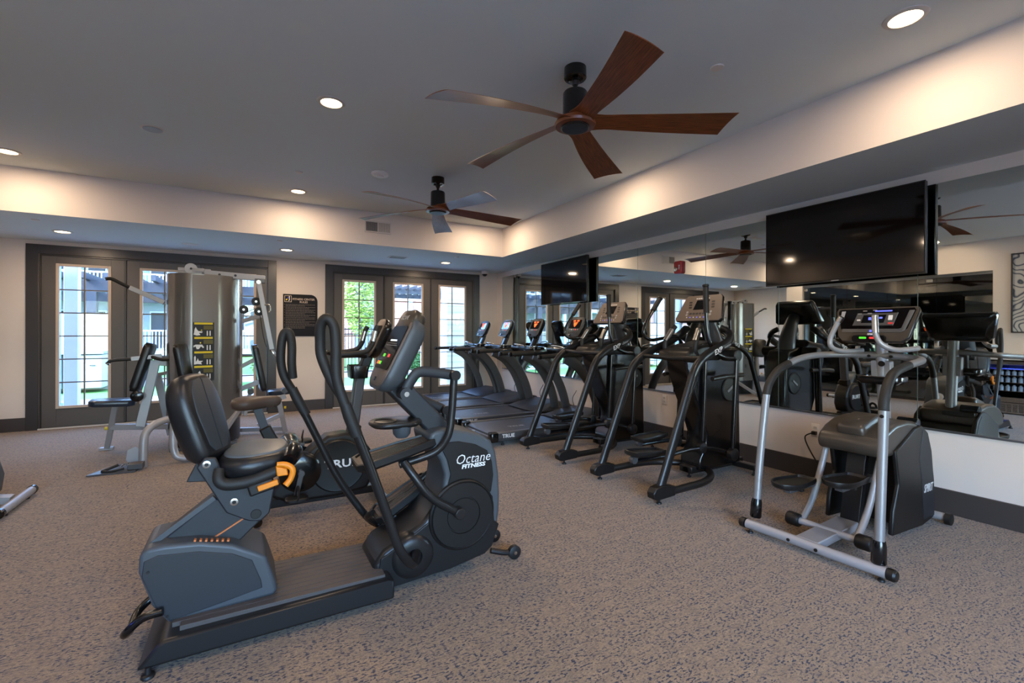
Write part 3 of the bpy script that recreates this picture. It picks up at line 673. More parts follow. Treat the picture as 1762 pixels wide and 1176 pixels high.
# leaves helper
def foliage(name, c, rx, ry, rz, n, s, m, parent, seed):
    rnd = random.Random(seed); g = G()
    for i in range(n):
        a = rnd.random()*2*pi; b = math.acos(2*rnd.random()-1); q = (.35+.65*rnd.random()**.5)
        p = Vector((c[0]+rx*q*sin(b)*cos(a), c[1]+ry*q*sin(b)*sin(a), c[2]+rz*q*cos(b)))
        d = Vector((rnd.gauss(0, 1), rnd.gauss(0, 1), rnd.gauss(0, 1))).normalized(); e, f_ = frame(d); k = s*(.6+.8*rnd.random())
        b0 = len(g.v); g.v += [p-e*k, p+f_*k*.45, p+e*k, p-f_*k*.45]; g.f.append((b0, b0+1, b0+2, b0+3))
    o = g.build(name, m, parent, smooth=0, kind='stuff'); return o
t = thing('young_tree', 'slender young tree with yellow-green leaves outside the middle doors', 'tree', (2.85, 14.2, gz))
G().tube([(2.85, 14.2, gz), (2.87, 14.2, 1.2), (2.83, 14.25, 2.4), (2.85, 14.2, 3.8)], [.05, .042, .03, .012], 8, 3).build('trunk', 'bark', t)
rnd = random.Random(3)
for k in range(9):
    a = k*2.4; z = 1.4+k*.25; G().tube([(2.85, 14.2, z), (2.85+cos(a)*.22, 14.2+sin(a)*.35, z+.3), (2.85+cos(a)*.42, 14.2+sin(a)*.65, z+.75)], [.014, .01, .004], 6, 2).build('branch', 'bark', t)
foliage('leaves', (2.9, 14.2, 2.5), .55, .55, 1.35, 3600, .05, 'leaf', t, 5)
for i, (x, y, r, h, lab) in enumerate(((5.0, 15.4, .5, .55, 'green shrub before the fence, left of the middle door leaf'), (6.3, 15.6, .5, .6, 'green shrub before the fence at its middle'), (7.6, 15.5, .5, .7, 'green shrub before the fence toward its right end'), (.5, 14.2, .45, .7, 'grassy shrub outside, behind the multi-station gym'), (-.7, 14.3, .45, .55, 'low shrub outside, left of the grassy one'))):
    t = thing('shrub', lab, 'shrub', (x, y, gz), 'garden shrubs')
    for k in range(3): G().tube([(x, y, gz), (x+.1*(k-1), y+.05, h*.7)], [.015, .006], 6).build('stem', 'bark', t)
    foliage('leaves', (x, y, h*.65), r, r*.8, h*.62, 1500, .05, 'leafd', t, 11+i)
# daylight portals at the two door openings (sampling aids for the sky light)
for a, b in (D1, D2):
    l = bpy.data.lights.new('door_portal', 'AREA'); l.shape = 'RECTANGLE'; l.size = b-a; l.size_y = DH; l.cycles.is_portal = True
    o = bpy.data.objects.new('door_portal', l); C.objects.link(o); o.location = ((a+b)/2, YF+.14, DH/2); o.rotation_euler = (R(-90), 0, 0)

world(); t = thing('garden_wing', 'brick and white building wing far to the left outside, seen only in the mirror', 'building', (-14, 20, gz))
G().box((-22, 19.5, gz), (-8.5, 21, 7)).build('wall', 'brick', t); G().box((-13.4, 19.3, gz), (-11.6, 19.5, 7)).build('panel', 'wht_out', t); G().box((-22, 19.35, 2.7), (-8.4, 19.5, 2.95)).build('band', 'wht_out', t)
# ================================================================ SEATED ELLIPTICAL (foreground)
def foot(x, y, parent, r=.022, h=.03):
    G().lathe((x, y, 0), (0, 0, 1), [(0, r*.9), (.004, r), (.012, r*.9), (.016, r*.45), (h, r*.4)], 16).build('foot', 'wheel', parent)
YC = 2.50
t = thing('seated_elliptical', 'large black and slate seated elliptical machine in the foreground with orange lever', 'elliptical', (.45, YC, 0))
base = G().ring([[(-.375, y, .030), (-.31, y, .108), (-.285, y, .124), (.60, y-(.0 if y > YC else -.02), .130), (.62, y, .125), (.62, y, .035)] for y in (2.245, 2.72)]).build('base_frame', 'dmetal', t, bevel=.012)
g = G()
for k in range(10):
    y = 2.29+k*.041; g.box((-.27+(.03 if k in (0, 9) else 0), y, .120), (.585, y+.037, .143))
g.build('step_deck', 'deck', t, bevel=.0015)
for x, y in ((-.335, 2.245), (-.335, 2.70)): foot(x, y, t, .024, .04)
sh = [(-.385, .36), (-.382, .43), (-.36, .452), (-.30, .455), (-.18, .442), (-.06, .405), (.03, .352), (.07, .325), (.098, .235), (.118, .165), (.10, .140), (-.285, .13), (-.34, .215)]
s_ = G().prism(sh, 2.355, 2.645).build('rear_shroud', 'slate', t, bevel=.022, seg=3)
G().prism([(-.372, .345), (-.366, .405), (-.32, .42), (-.18, .405), (-.06, .368), (.015, .322), (.05, .225), (.055, .19), (-.10, .165), (-.28, .142), (-.328, .215)], 2.3515, 2.37).build('side_panel', 'navy', s_, bevel=.003)
for k in range(7): G().beam((-.20+k*.02, 2.375, .449-k*.0042), (-.192+k*.02, 2.375, .447-k*.0042), .02, .008).build('orange_mark', 'orangeg', s_)
for x, z in ((-.352, .36), (-.288, .165)): G().cyl((x, 2.352, z), (x, 2.349, z), .006).build('screw', 'black', s_)
G().prism([(-.35, .42), (-.13, .59), (.04, .56), (.05, .46), (-.06, .36)], 2.44, 2.60).build('seat_beam', 'navy', t, bevel=.006)
G().beam((-.355, 2.43, .44), (-.13, 2.43, .60), .014, .02).build('beam_edge', 'slate', t)
G().beam((-.17, 2.437, .40), (.01, 2.437, .50), .005, .006).build('orange_stripe', 'orangeg', t)
br = G(); bp_ = [(-.195, .745), (-.165, .785), (-.125, .78), (-.095, .70), (-.06, .645), (.105, .615), (.085, .50), (.05, .468), (0, .478), (-.085, .53)]
for y in (2.405, 2.605): br.prism(bp_, y, y+.022)
br.prism([(-.10, .60), (.07, .60), (.06, .52), (-.06, .54)], 2.427, 2.605)
br = br.build('seat_carriage', 'navy', t, bevel=.006)
for x, z in ((-.158, .755), (-.055, .575)):
    G().lathe((x, 2.405, z), (0, -1, 0), [(0, .016), (.004, .016), (.005, .011)]).build('bolt', 'steel', br); G().lathe((x, 2.400, z), (0, -1, 0), [(0, .008), (.003, .006)]).build('bolt_head', 'dmetal', br)
G().lathe((.03, 2.405, .505), (0, -1, 0), [(0, .022), (.002, .02)]).build('cover_disc', 'black', br)
G().prism([(-.205, .735), (-.15, .64), (-.245, .65)], 2.55, 2.62).build('rear_fin', 'navy', t, bevel=.004)
# seat pad
A = Vector((cos(R(-8)), sin(R(-8)), .02))
lp = []
for k in range(32):
    a = 2*pi*k/32; x = abs(cos(a))**.7*(1 if cos(a) > 0 else -1)*.158; y = abs(sin(a))**.75*(1 if sin(a) > 0 else -1)*.215*(1-.12*(x/.15 > .3)); lp.append((x, y))
def T2(): return None
cx = Vector((.045, 2.545, .0))
pad = G().slab(cx+V(0, 0, .675), A, Y_, lp, [(0, .80), (.012, .92), (.05, 1), (.075, .99), (.092, .93), (.098, .86)]).build('seat_pad', 'vinyl', t, smooth=60)
G().slab(cx+V(-.005, .01, .768), A, Y_, lp, [(0, .86), (.010, .84), (.014, .75), (.014, .3)]).build('gel_top', 'seatg', t, smooth=60)
G().tube([(.165, 2.35, .745), (.185, 2.42, .765), (.19, 2.55, .76), (.185, 2.68, .765), (.165, 2.74, .745)], [.032, .042, .034, .042, .03], 14, 4).build('front_roll', 'gloss', t, smooth=60)
# backrest, turned a little toward the room
F = Vector((cos(R(-24)), sin(R(-24)), .30)).normalized(); SD = Vector((sin(R(24)), cos(R(24)), 0)); UP = SD.cross(F)*-1
if UP.z < 0: UP = -UP
bc = Vector((-.178, 2.55, .945))
lp = [(-.10, -.20), (.10, -.20), (.145, -.17), (.165, -.08), (.175, .03), (.165, .12), (.13, .175), (.08, .20), (-.08, .20), (-.13, .175), (-.165, .12), (-.175, .03), (-.165, -.08), (-.145, -.17)]
lp = [(p.x*.80, p.y) for p in spline([(a, b, 0) for a, b in lp], 3, True)]
bk = G().slab(bc-F*.04, SD, UP, lp, [(-.045, .72), (-.03, .86), (0, .97), (.035, 1), (.058, .95), (.07, .82)]) if SD.cross(UP).dot(F) > 0 else G().slab(bc-F*.04, -SD, UP, lp, [(-.045, .72), (-.03, .86), (0, .97), (.035, 1), (.058, .95), (.07, .82)])
bk = bk.build('backrest', 'vinyl', t, smooth=60)
sd = SD if SD.cross(UP).dot(F) > 0 else -SD
for sg in (-1, 1):
    pl = [(sg*.004, -.165), (sg*.05, -.165), (sg*.078, -.13), (sg*.10, .02), (sg*.09, .12), (sg*.06, .168), (sg*.004, .175)]
    G().slab(bc+F*.028, sd, UP, pl if sg > 0 else pl[::-1], [(0, 1), (.006, .99), (.009, .93)]).build('front_panel', 'vgrey', bk, smooth=50)
G().tube([bc-F*.06-UP*.12, bc-F*.07-UP*.19, (-.15, 2.51, .72)], [.03, .035, .03], 12, 4, flat=(1.6, .6)).build('back_bracket', 'navy', t)
# armrests and lever
for y, sg in ((2.34, -1), (2.74, 1)):
    G().tube([(-.11, y+.02*-sg, .74), (-.11, y, .70), (-.08, y, .675), (0, y, .675), (.09, y, .70), (.155, y, .722)], [.020, .024, .026, .026, .024, .018], 14, 4).build('armrest', 'rubber', t, smooth=60)
    G().beam((.0, y-.022*(-sg)*-1, .70), (.10, y-.022*(-sg)*-1, .732), .006, .012).build('pulse_sensor', 'ivory', t)
G().tube([(.11, 2.31, .742), (.145, 2.305, .738), (.172, 2.30, .715), (.165, 2.30, .675), (.143, 2.295, .648)], [.011, .013, .013, .013, .014], 12, 4).build('orange_lever', 'orange', t, smooth=60)
G().prism([(.105, .735), (.15, .722), (.155, .69), (.11, .69)], 2.30, 2.33).build('lever_hub', 'orange', t, bevel=.005)
G().beam((.035, 2.312, .645), (.115, 2.312, .665), .02, .024).build('adjust_tab', 'orange', t, bevel=.004)
G().beam((-.0, 2.34, .635), (.10, 2.34, .66), .05, .05).build('lever_housing', 'black', t, bevel=.008)
# drive housing
hp = [(.835, .775), (.86, .80), (.92, .808), (1.05, .785), (1.15, .752), (1.205, .715), (1.235, .65), (1.255, .52), (1.262, .40), (1.258, .30), (1.245, .22), (1.20, .115), (1.16, .09), (.95, .055), (.63, .035), (.56, .06), (.545, .15), (.60, .215), (.70, .262), (.80, .315), (.87, .39), (.915, .48), (.925, .56), (.90, .64), (.85, .71)]
hh = G().prism(hp, 2.365, 2.66).build('drive_housing', 'slate', t, bevel=.03, seg=3)
bpn = [(.905, .700), (.93, .735), (1.0, .735), (1.10, .708), (1.175, .665), (1.205, .60), (1.215, .52), (1.20, .43), (1.19, .42), (.93, .47), (.955, .56), (.935, .64)]
for y0, y1 in ((2.357, 2.372), (2.653, 2.668)): G().prism(bpn, y0, y1).build('side_panel', 'black', hh, bevel=.003)
lo = [(.60, .03), (.95, .05), (1.16, .085), (1.205, .118), (1.25, .235), (1.22, .26), (1.21, .40), (1.19, .42), (.93, .47), (.90, .42), (.84, .33), (.70, .25), (.58, .19), (.56, .08)]
for y0, y1 in ((2.354, 2.37), (2.655, 2.671)): G().prism(lo, y0, y1).build('lower_panel', 'black', hh, bevel=.004)
G().prism([(.63, .028), (.557, .056), (.540, .15), (.596, .222), (.70, .270), (.80, .324), (.862, .398), (.885, .45), (.94, .42), (.95, .048)], 2.359, 2.666).build('neck_cover', 'dmetal', hh, bevel=.03, seg=3)
for y, d in ((2.354, -1), (2.671, 1)):
    G().lathe((1.02, y, .335), (0, d, 0), [(0, .192), (.012, .190), (.018, .182), (.014, .178), (.020, .174), (.020, .10), (.014, .098), (.014, .092), (.018, .09), (.018, .001)], 48).build('flywheel_disc', 'black', hh)
text('Octane', .075, (1.085, 2.355, .632), X_, Z_, 'white', hh, bold=-.0005, shear=.25, sx=.95)
text('FITNESS', .030, (1.088, 2.355, .592), X_, Z_, 'white', hh, bold=.0012, shear=.15, sx=1.35)
text('xRide', .04, (.615, 2.3605, .13), Z_, -X_, 'lgrey', hh, bold=.0005, shear=.2)
# swirl badge on the front of the housing
G().lathe((1.262, 2.51, .52), (1, 0, .1), [(-.004, .045), (.004, .045), (.005, .036), (.002, .034)], 28).build('badge_ring', 'white', hh)
G().tube([(1.262, 2.485, .53), (1.266, 2.51, .545), (1.266, 2.51, .52), (1.266, 2.51, .495), (1.262, 2.535, .51)], .005, 8, 4).build('badge_swirl', 'white', hh)
# pivot hubs with moving handles
for y, sg in ((2.335, -1), (2.70, 1)):
    G().lathe((.745, 2.40 if sg < 0 else 2.62, .165), (0, sg, 0), [(0, .125), (.03, .122), (.055, .105), (.065, .085), (.066, .045), (.05, .04), (.05, .001)], 32).build('pivot_cover', 'dmetal', t, smooth=50)
near = [(.760, 2.345, .190), (.735, 2.29, .185), (.70, 2.22, .195), (.655, 2.18, .25), (.615, 2.17, .32), (.575, 2.17, .44), (.485, 2.17, .71), (.40, 2.17, .94)]
far = [(.76, 2.66, .16), (.745, 2.73, .155), (.70, 2.81, .17), (.64, 2.83, .205), (.57, 2.83, .295), (.45, 2.83, .49), (.37, 2.83, .66), (.235, 2.83, .96)]
G().tube(near, .021, 14, 4, flat=(1.1, 1.0)).build('moving_arm', 'dmetal', t, smooth=60)
G().tube(far, .021, 14, 4).build('moving_arm', 'dmetal', t, smooth=60)
G().tube([(.425, 2.17, .865), (.392, 2.17, .955), (.375, 2.17, 1.01)], [.026, .027, .024], 14, 3).build('arm_collar', 'rubber', t, smooth=60)
G().tube([(.28, 2.83, .87), (.232, 2.83, .965), (.21, 2.83, 1.02)], [.026, .027, .024], 14, 3).build('arm_collar', 'rubber', t, smooth=60)
def grip(P, m='rubber'): return G().tube(P, .0225, 14, 5, closed=False).build('handle_grip', m, t, smooth=60)
grip([(.375, 2.17, 1.0), (.338, 2.172, 1.13), (.335, 2.175, 1.27), (.328, 2.18, 1.355), (.300, 2.19, 1.392), (.277, 2.21, 1.36), (.277, 2.225, 1.29), (.283, 2.225, 1.22), (.32, 2.20, 1.12), (.365, 2.175, 1.04)])
grip([(.215, 2.83, 1.0), (.17, 2.825, 1.085), (.152, 2.82, 1.17), (.155, 2.815, 1.27), (.168, 2.81, 1.325), (.192, 2.80, 1.325), (.203, 2.79, 1.26), (.203, 2.79, 1.16), (.21, 2.80, 1.08)])
# mast, console
G().beam((1.0, 2.51, .72), (.68, 2.51, 1.06), .105, .115, up=(1, 0, 1)).build('mast', 'navy', t, bevel=.012)
cu = Vector((.45, 0, .89)).normalized(); cn = Vector((-.89, 0, .45))
cc = Vector((.655, 2.50, 1.235))
con = G().slab(cc+cn*-.075, -Y_, cu, [(p[0]*(1-.18*(p[1]+.2)/.4*0), p[1]) for p in rr(.33, .43, .09, 6)], [(-.035, .78), (-.01, .92), (.03, 1), (.055, 1), (.062, .97)]).build('console_shell', 'slate', t, smooth=50)
G().slab(cc+cn*-.012, -Y_, cu, rr(.30, .40, .08, 6), [(-.02, 1.02), (0, 1.0), (.006, .97)]).build('console_face', 'taupe', con, smooth=50)
G().slab(cc+cn*-.004+cu*.02, -Y_, cu, rr(.27, .255, .02, 4), [(0, 1), (.003, .99)]).build('screen', 'scr', con)
G().slab(cc+cn*-.05+cu*.185, -Y_, cu, rr(.27, .13, .06, 6), [(-.03, .8), (0, 1), (.035, 1), (.045, .92)]).build('console_hood', 'bronze', con, smooth=50)
text('OCTANE', .034, cc+cn*.0+cu*.195, -Y_, cu, 'lgrey', con, bold=.001)
for (a, b, m_) in ((.04, -.03, 'led_g'), (-.05, -.03, 'led_r'), (.09, -.075, 'led_o'), (.05, -.075, 'led_g'), (0, .06, 'led_w')):
    G().slab(cc+cn*.0+cu*b-Y_*-a, -Y_, cu, rr(.035 if m_ != 'led_w' else .12, .018 if m_ != 'led_w' else .008, .003, 2), [(0, 1), (.0012, .98)]).build('lit_key', m_, con)
for k in range(3): G().slab(cc+cn*.0+cu*(.03+k*.012), -Y_, cu, rr(.2-.03*k, .003, .001, 1), [(0, 1), (.0012, .98)]).build('print_row', 'lgrey', con)
G().cyl(cc+cn*-.003-cu*.165, cc+cn*.004-cu*.165, .011).build('key_socket', 'black', con)
# accessory tray under the console
G().slab((.68, 2.46, .835), X_, Y_, rr(.27, .21, .09, 6), [(0, .88), (.012, 1), (.022, 1), (.03, .95)]).build('cup_tray', 'dmetal', t, smooth=50)
G().lathe((.62, 2.44, .855), (0, 0, 1), [(0, .055), (.010, .060), (.014, .058), (.010, .050), (-.008, .046), (-.008, .001)]).build('cup_holder', 'black', t)
G().lathe((.70, 2.41, .84), (0, 0, -1), [(0, .05), (.04, .045), (.06, .03), (.065, .001)]).build('tray_cup', 'slate', t)
# links and pedals
for y, sg, dx, dz in ((2.355, 1, 0, 0), (2.68, -1, .075, -.24)):
    lk = G(); P = [(.70+dx, y, 1.015+dz), (.735+dx, y, 1.085+dz), (.79+dx, y, 1.125+dz), (.96+dx, y, 1.10+dz)] if sg > 0 else [(.72, y, 1.01), (.80, y, .99), (.90, y, .93), (1.04, y, .86)]
    o = lk.tube(P, .028, 12, 4, flat=(.45, 1)).build('upper_link', 'navy', t, smooth=60)
    G().cyl((.70, y-.03, 1.015), (.70, y+.05, 1.015), .032).build('pivot_boss', 'navy', o); G().cyl((.70, y-.034, 1.015), (.70, y-.028, 1.015), .013).build('pivot_bolt', 'steel', o)
    G().cyl((.965+dx, y-.045, 1.10+dz), (.965+dx, y+.03, 1.10+dz), .027).build('joint', 'dmetal', o)
    zb = .655 if sg > 0 else .42
    G().tube([(.963+dx, y-.02, 1.09+dz), (.95+dx, y-.02, .90+dz), (.93+dx, y-.02, .78+dz), (.875+dx*.6, y, (.70 if sg > 0 else .47)), (.78+dx*.3, y+.02, zb+.01 if sg > 0 else .37), (.68+dx*.3, y+.03, zb-.01 if sg > 0 else .32)], .021, 14, 4).build('pedal_arm', 'dmetal', t, smooth=60)
def pedal(a, b, y, w):
    a = Vector((a[0], y, a[1])); b = Vector((b[0], y, b[1])); ax = (b-a).normalized(); L = (b-a).length
    lp = [(-L/2, -w*.36), (-L*.42, -w*.5), (L*.1, -w*.46), (L*.46, -w*.34), (L/2, -w*.2), (L/2, w*.2), (L*.46, w*.34), (L*.1, w*.46), (-L*.42, w*.5), (-L/2, w*.36)]
    p = G().slab((a+b)/2, ax, Y_, lp, [(-.022, .92), (-.01, 1), (.02, 1), (.024, .97), (.024, .90), (.008, .88), (.008, .2)]).build('pedal', 'black', t, smooth=30)
    up = ax.cross(Y_)
    G().slab((a+b)/2, ax, Y_, [(q_[0]*.88, q_[1]*.86) for q_ in lp], [(.009, 1), (.015, 1)]).build('tread_pad', 'brown', p)
    for k in range(6): G().beam((a+b)/2+ax*(-.40*L)+Y_*(-.05+k*.02)+up*.016, (a+b)/2+ax*(.38*L)+Y_*(-.04+k*.016)+up*.016, .009, .004, up=up).build('tread_rib', 'bronze', p)
pedal((.465, .655), (.885, .745), 2.435, .225)
pedal((.625, .27), (.96, .46), 2.70, .21)
G().tube([(.70, 2.37, .66), (.745, 2.33, .585), (.83, 2.31, .47), (.965, 2.315, .375), (.985, 2.32, .365)], .022, 14, 4).build('crank_link', 'dmetal', t, smooth=60)
G().cyl((.985, 2.36, .362), (.985, 2.285, .362), .03).build('crank_boss', 'dmetal', t, bevel=.004)
G().tube([(.62, 2.70, .30), (.60, 2.76, .26), (.66, 2.80, .20)], .018, 12, 3).build('lower_link', 'dmetal', t, smooth=60)
# wheels and rear lifting loop
G().tube([(1.22, 2.40, .07), (1.30, 2.385, .045), (1.355, 2.385, .04)], .016, 10, 3).build('wheel_strut', 'dmetal', t); G().tube([(1.22, 2.62, .07), (1.30, 2.635, .045), (1.355, 2.635, .04)], .016, 10, 3).build('wheel_strut', 'dmetal', t)
for y in (2.362, 2.62):
    w_ = G().lathe((1.362, y-.004, .04), (0, 1, 0), [(0, .030), (.004, .039), (.03, .039), (.034, .030), (.034, .001)], 28).build('transport_wheel', 'wheel', t); G().lathe((1.362, y-.004, .04), (0, -1, 0), [(-.001, .012), (.004, .010), (.005, .001)], 16).build('wheel_hub', 'steel', w_)
G().tube([(-.30, 2.33, .20), (-.37, 2.34, .185), (-.425, 2.36, .13), (-.43, 2.48, .08), (-.425, 2.60, .09), (-.37, 2.64, .13), (-.30, 2.65, .16)], .016, 12, 5).build('lifting_loop', 'gloss', t, smooth=60)
# ================================================================ STAIR STEPPER (right)
t = thing('stair_stepper', 'grey stair stepper with silver U-shaped handrail beside the mirror at the right', 'stepper', (3.5, 1.57, 0)); y0 = 1.57
G().tube([(2.915, 1.94, .055), (2.93, 1.70, .055), (2.935, 1.56, .055), (2.935, 1.42, .055), (2.955, 1.17, .055)], .03, 16, 3).build('rear_stabilizer', 'lsilver', t, smooth=60)
for y, x in ((1.965, 2.913), (1.145, 2.957)):
    G().lathe((x, y-(.02 if y > 1.5 else -.02), .055), (0, 1 if y > 1.5 else -1, 0), [(0, .033), (.03, .033), (.04, .025), (.041, .001)], 18).build('end_cap', 'black', t); foot(x, y-(.05 if y > 1.5 else -.05), t, .018, .03)
for y in (1.50, 1.66): G().cyl((2.91, y, .055), (2.90, y, .055), .010).build('bolt', 'black', t)
for P, nm_ in (([(2.975, 1.215, .09), (3.015, 1.22, .50), (3.055, 1.225, .905)], 'handrail_post'), ([(3.0, 1.935, .09), (3.06, 1.94, .50), (3.135, 1.945, .905)], 'handrail_post')):
    p_ = G().tube(P, .024, 16, 3).build(nm_, 'silver', t, smooth=60)
    b = Vector(P[0]); d = (Vector(P[1])-b).normalized(); G().lathe(b-d*.01, d, [(0, .030), (.01, .036), (.10, .034), (.125, .029), (.126, .02)], 18).build('post_boot', 'gloss', p_)
    e = Vector(P[2]); G().lathe(e-V(.024, 0, .03), (-1, 0, .1), [(0, .011), (.004, .010), (.005, .001)], 12).build('bolt', 'black', p_)
RL = [(3.055, 1.225, .905), (3.075, 1.23, .97), (3.13, 1.235, 1.05), (3.24, 1.245, 1.11), (3.45, 1.26, 1.14), (3.68, 1.29, 1.153), (3.80, 1.32, 1.16), (3.855, 1.40, 1.168), (3.87, 1.50, 1.176), (3.86, 1.66, 1.177), (3.82, 1.78, 1.177), (3.72, 1.88, 1.172), (3.55, 1.92, 1.155), (3.38, 1.93, 1.115), (3.26, 1.938, 1.07), (3.17, 1.945, .985), (3.135, 1.945, .905)]
G().tube(RL, .0225, 16, 4).build('handrail', 'silver', t, smooth=60)
G().tube(RL[:5], .0255, 16, 4).build('rail_grip', 'rubber', t, smooth=60); G().tube(RL[-4:], .0255, 16, 4).build('rail_grip', 'rubber', t, smooth=60)
for y in (1.50, 1.63): G().cyl((3.848, y, 1.172), (3.835, y, 1.172), .010).build('bolt', 'black', t)
# lower frame
G().beam((2.94, y0, .06), (3.42, y0, .09), .13, .05).build('lower_frame', 'lsilver', t, bevel=.006)
G().tube([(3.18, 1.37, .09), (3.18, 1.78, .09)], .022, 14).build('pivot_axle', 'lsilver', t)
for y in (1.37, 1.78): G().lathe((3.18, y-.04, .09), (0, 1, 0), [(0, .038), (.01, .044), (.07, .044), (.08, .038), (.081, .001)], 18).build('axle_cap', 'black', t)
G().beam((3.45, y0, .05), (3.58, y0, .62), .11, .05, up=(1, 0, 0)).build('centre_strut', 'dmetal', t, bevel=.004)
for y in (1.42, 1.74):
    G().tube([(3.20, y, .09), (3.33, y+(.0), .22), (3.44, y, .42), (3.52, y, .60)], .020, 12, 4).build('step_lever', 'silver', t, smooth=60)
def sped(x, y, z, n):
    lp = [(p.x, p.y) for p in spline([(-.17, -.05, 0), (-.19, 0, 0), (-.17, .05, 0), (-.10, .085, 0), (0, .085, 0), (.12, .065, 0), (.17, .05, 0), (.17, -.05, 0), (.12, -.065, 0), (0, -.085, 0), (-.10, -.085, 0)], 3, True)]
    p = G().slab((x, y, z), (1, 0, -.02), Y_, lp, [(-.012, .86), (0, .96), (.022, 1), (.028, .99), (.028, .92), (.012, .88), (.012, .2)]).build('step_pedal', 'black', t, smooth=35)
    G().beam((x-.08, y, z-.03), (x+.34, y, z-.02), .05, .035).build('pedal_bar', 'gmetal', p, bevel=.005); G().beam((x+.02, y-.05, z-.028), (x+.02, y+.05, z-.028), .03, .03).build('pedal_clamp', 'dmetal', p, bevel=.004)
sped(3.14, 1.76, .335, 0); sped(3.24, 1.50, .405, 1)
# housing
hp = [(3.40, .60), (3.42, .655), (3.50, .705), (3.62, .745), (3.78, .755), (3.93, .735), (4.02, .69), (4.0, .56), (3.70, .54), (3.42, .55)]
h_ = G().prism(hp, 1.385, 1.755).build('upper_housing', 'bronze', t, bevel=.025, seg=3)
G().prism([(3.80, .54), (4.04, .60), (4.12, .50), (4.155, .32), (4.16, .12), (4.14, .055), (3.98, .035), (3.80, .035)], 1.40, 1.74).build('rear_housing', 'black', h_, bevel=.01)
for ya, yb in ((1.370, 1.40), (1.74, 1.77)):
    G().prism([(3.54, .05), (3.56, .20), (3.63, .36), (3.60, .50), (3.58, .58), (3.70, .63), (3.86, .70), (3.96, .71), (4.06, .65), (4.12, .52), (4.155, .32), (4.17, .12), (4.15, .055), (3.98, .03)], ya, yb).build('side_shell', 'black', h_, bevel=.009)
G().prism([(3.99, .07), (4.15, .07), (4.155, .12), (4.145, .32), (4.10, .50), (4.04, .62), (3.97, .68), (3.92, .5), (3.96, .3)], 1.3675, 1.372).build('side_panel', 'navy', h_, bevel=.002)
G().slab((3.56, y0, .725), (1, 0, .28), Y_, rr(.26, .17, .03, 4), [(-.02, 1), (.02, 1), (.04, .85)]).build('top_cover', 'bronze', h_, smooth=50)
G().cyl((3.95, 1.385, .72), (3.95, 1.50, .72), .035).build('transport_roller', 'gloss', h_, bevel=.005)
G().box((3.88, 1.40, .66), (4.02, 1.60, .70)).build('roller_bracket', 'dmetal', h_, bevel=.006)
text('SPIRIT', .078, (4.05, 1.3665, .275), (1, 0, 0), Z_, 'white', h_, bold=.001, shear=.3, sx=.66)
for yy in (1.383,): G().cyl((3.66, yy, .60), (3.66, yy-.006, .60), .008).build('screw', 'black', h_)
G().tube([(4.21, 1.30, .055), (4.21, 1.84, .055)], .028, 14).build('front_stabilizer', 'lsilver', t, smooth=60)
G().beam((4.0, y0, .07), (4.21, y0, .055), .08, .05).build('front_frame', 'lsilver', t)
for y in (1.29, 1.81): G().lathe((4.21, y-.0, .05), (0, 1, 0), [(0, .03), (.004, .04), (.036, .04), (.04, .03), (.041, .001)], 18).build('transport_wheel', 'wheel', t)
# mast, console, handles, tray
G().tube([(3.93, y0, .70), (3.90, y0, 1.0), (3.875, y0, 1.27)], .036, 16, 3).build('mast', 'lsilver', t, smooth=60)
G().beam((3.895, y0, .98), (3.885, y0, 1.14), .12, .05, up=(1, 0, 0)).build('mast_bracket', 'lsilver', t, bevel=.006)
G().cyl((3.855, 1.56, 1.12), (3.850, 1.56, 1.12), .02).build('bracket_plug', 'black', t)
G().slab((3.80, y0-.03, .985), X_, Y_, rr(.16, .27, .04, 4), [(0, .8), (.02, .98), (.05, 1), (.055, .98), (.05, .93), (.015, .9), (.015, .2)]).build('accessory_tray', 'gloss', t, smooth=35)
cu = Vector((.32, 0, .947)); cn = Vector((-.947, 0, .32)); cc = Vector((3.745, 1.565, 1.395))
lp = [(-.175, -.125), (.175, -.125), (.21, -.09), (.245, .10), (.235, .125), (-.235, .125), (-.245, .10), (-.21, -.09)]
con = G().slab(cc+cn*-.05, -Y_, cu, lp, [(-.03, .8), (.0, .97), (.03, 1), (.045, 1)]).build('console_shell', 'gloss', t, bevel=.004, smooth=50)
G().slab(cc-cn*.004, -Y_, cu, lp, [(0, .985), (.005, .97)]).build('console_face', 'bronze', con)
fl = [(p[0]*.93, p[1]*.68+.028) for p in lp]; G().slab(cc+cn*.001, -Y_, cu, fl, [(0, 1), (.0015, .995)]).build('black_panel', 'scr', con)
def on(a, b, h=.003): return cc+cn*h-Y_*a+cu*b
G().slab(on(-.0, .035, .0025), -Y_, cu, [(-.125, -.045), (.115, -.045), (.135, .045), (-.105, .045)], [(0, 1), (.001, .99)]).build('silver_surround', 'gmetal', con)
G().slab(on(0, .037, .0036), -Y_, cu, [(-.075, -.028), (.06, -.028), (.07, .03), (-.065, .03)], [(0, 1), (.001, .99)]).build('screen', 'scr', con)
for a, b, w_, h_2, m_ in ((-.01, .04, .045, .02, 'led_b'), (.04, .045, .02, .012, 'led_b'), (.05, .094, .10, .009, 'led_b'), (.095, .045, .025, .035, 'white'), (.10, .005, .03, .012, 'redp'), (-.09, .03, .022, .012, 'white'), (.0, -.05, .03, .014, 'led_b')):
    G().slab(on(a, b, .0048), -Y_, cu, rr(w_, h_2, .002, 1), [(0, 1), (.0008, .98)]).build('console_mark', m_, con)
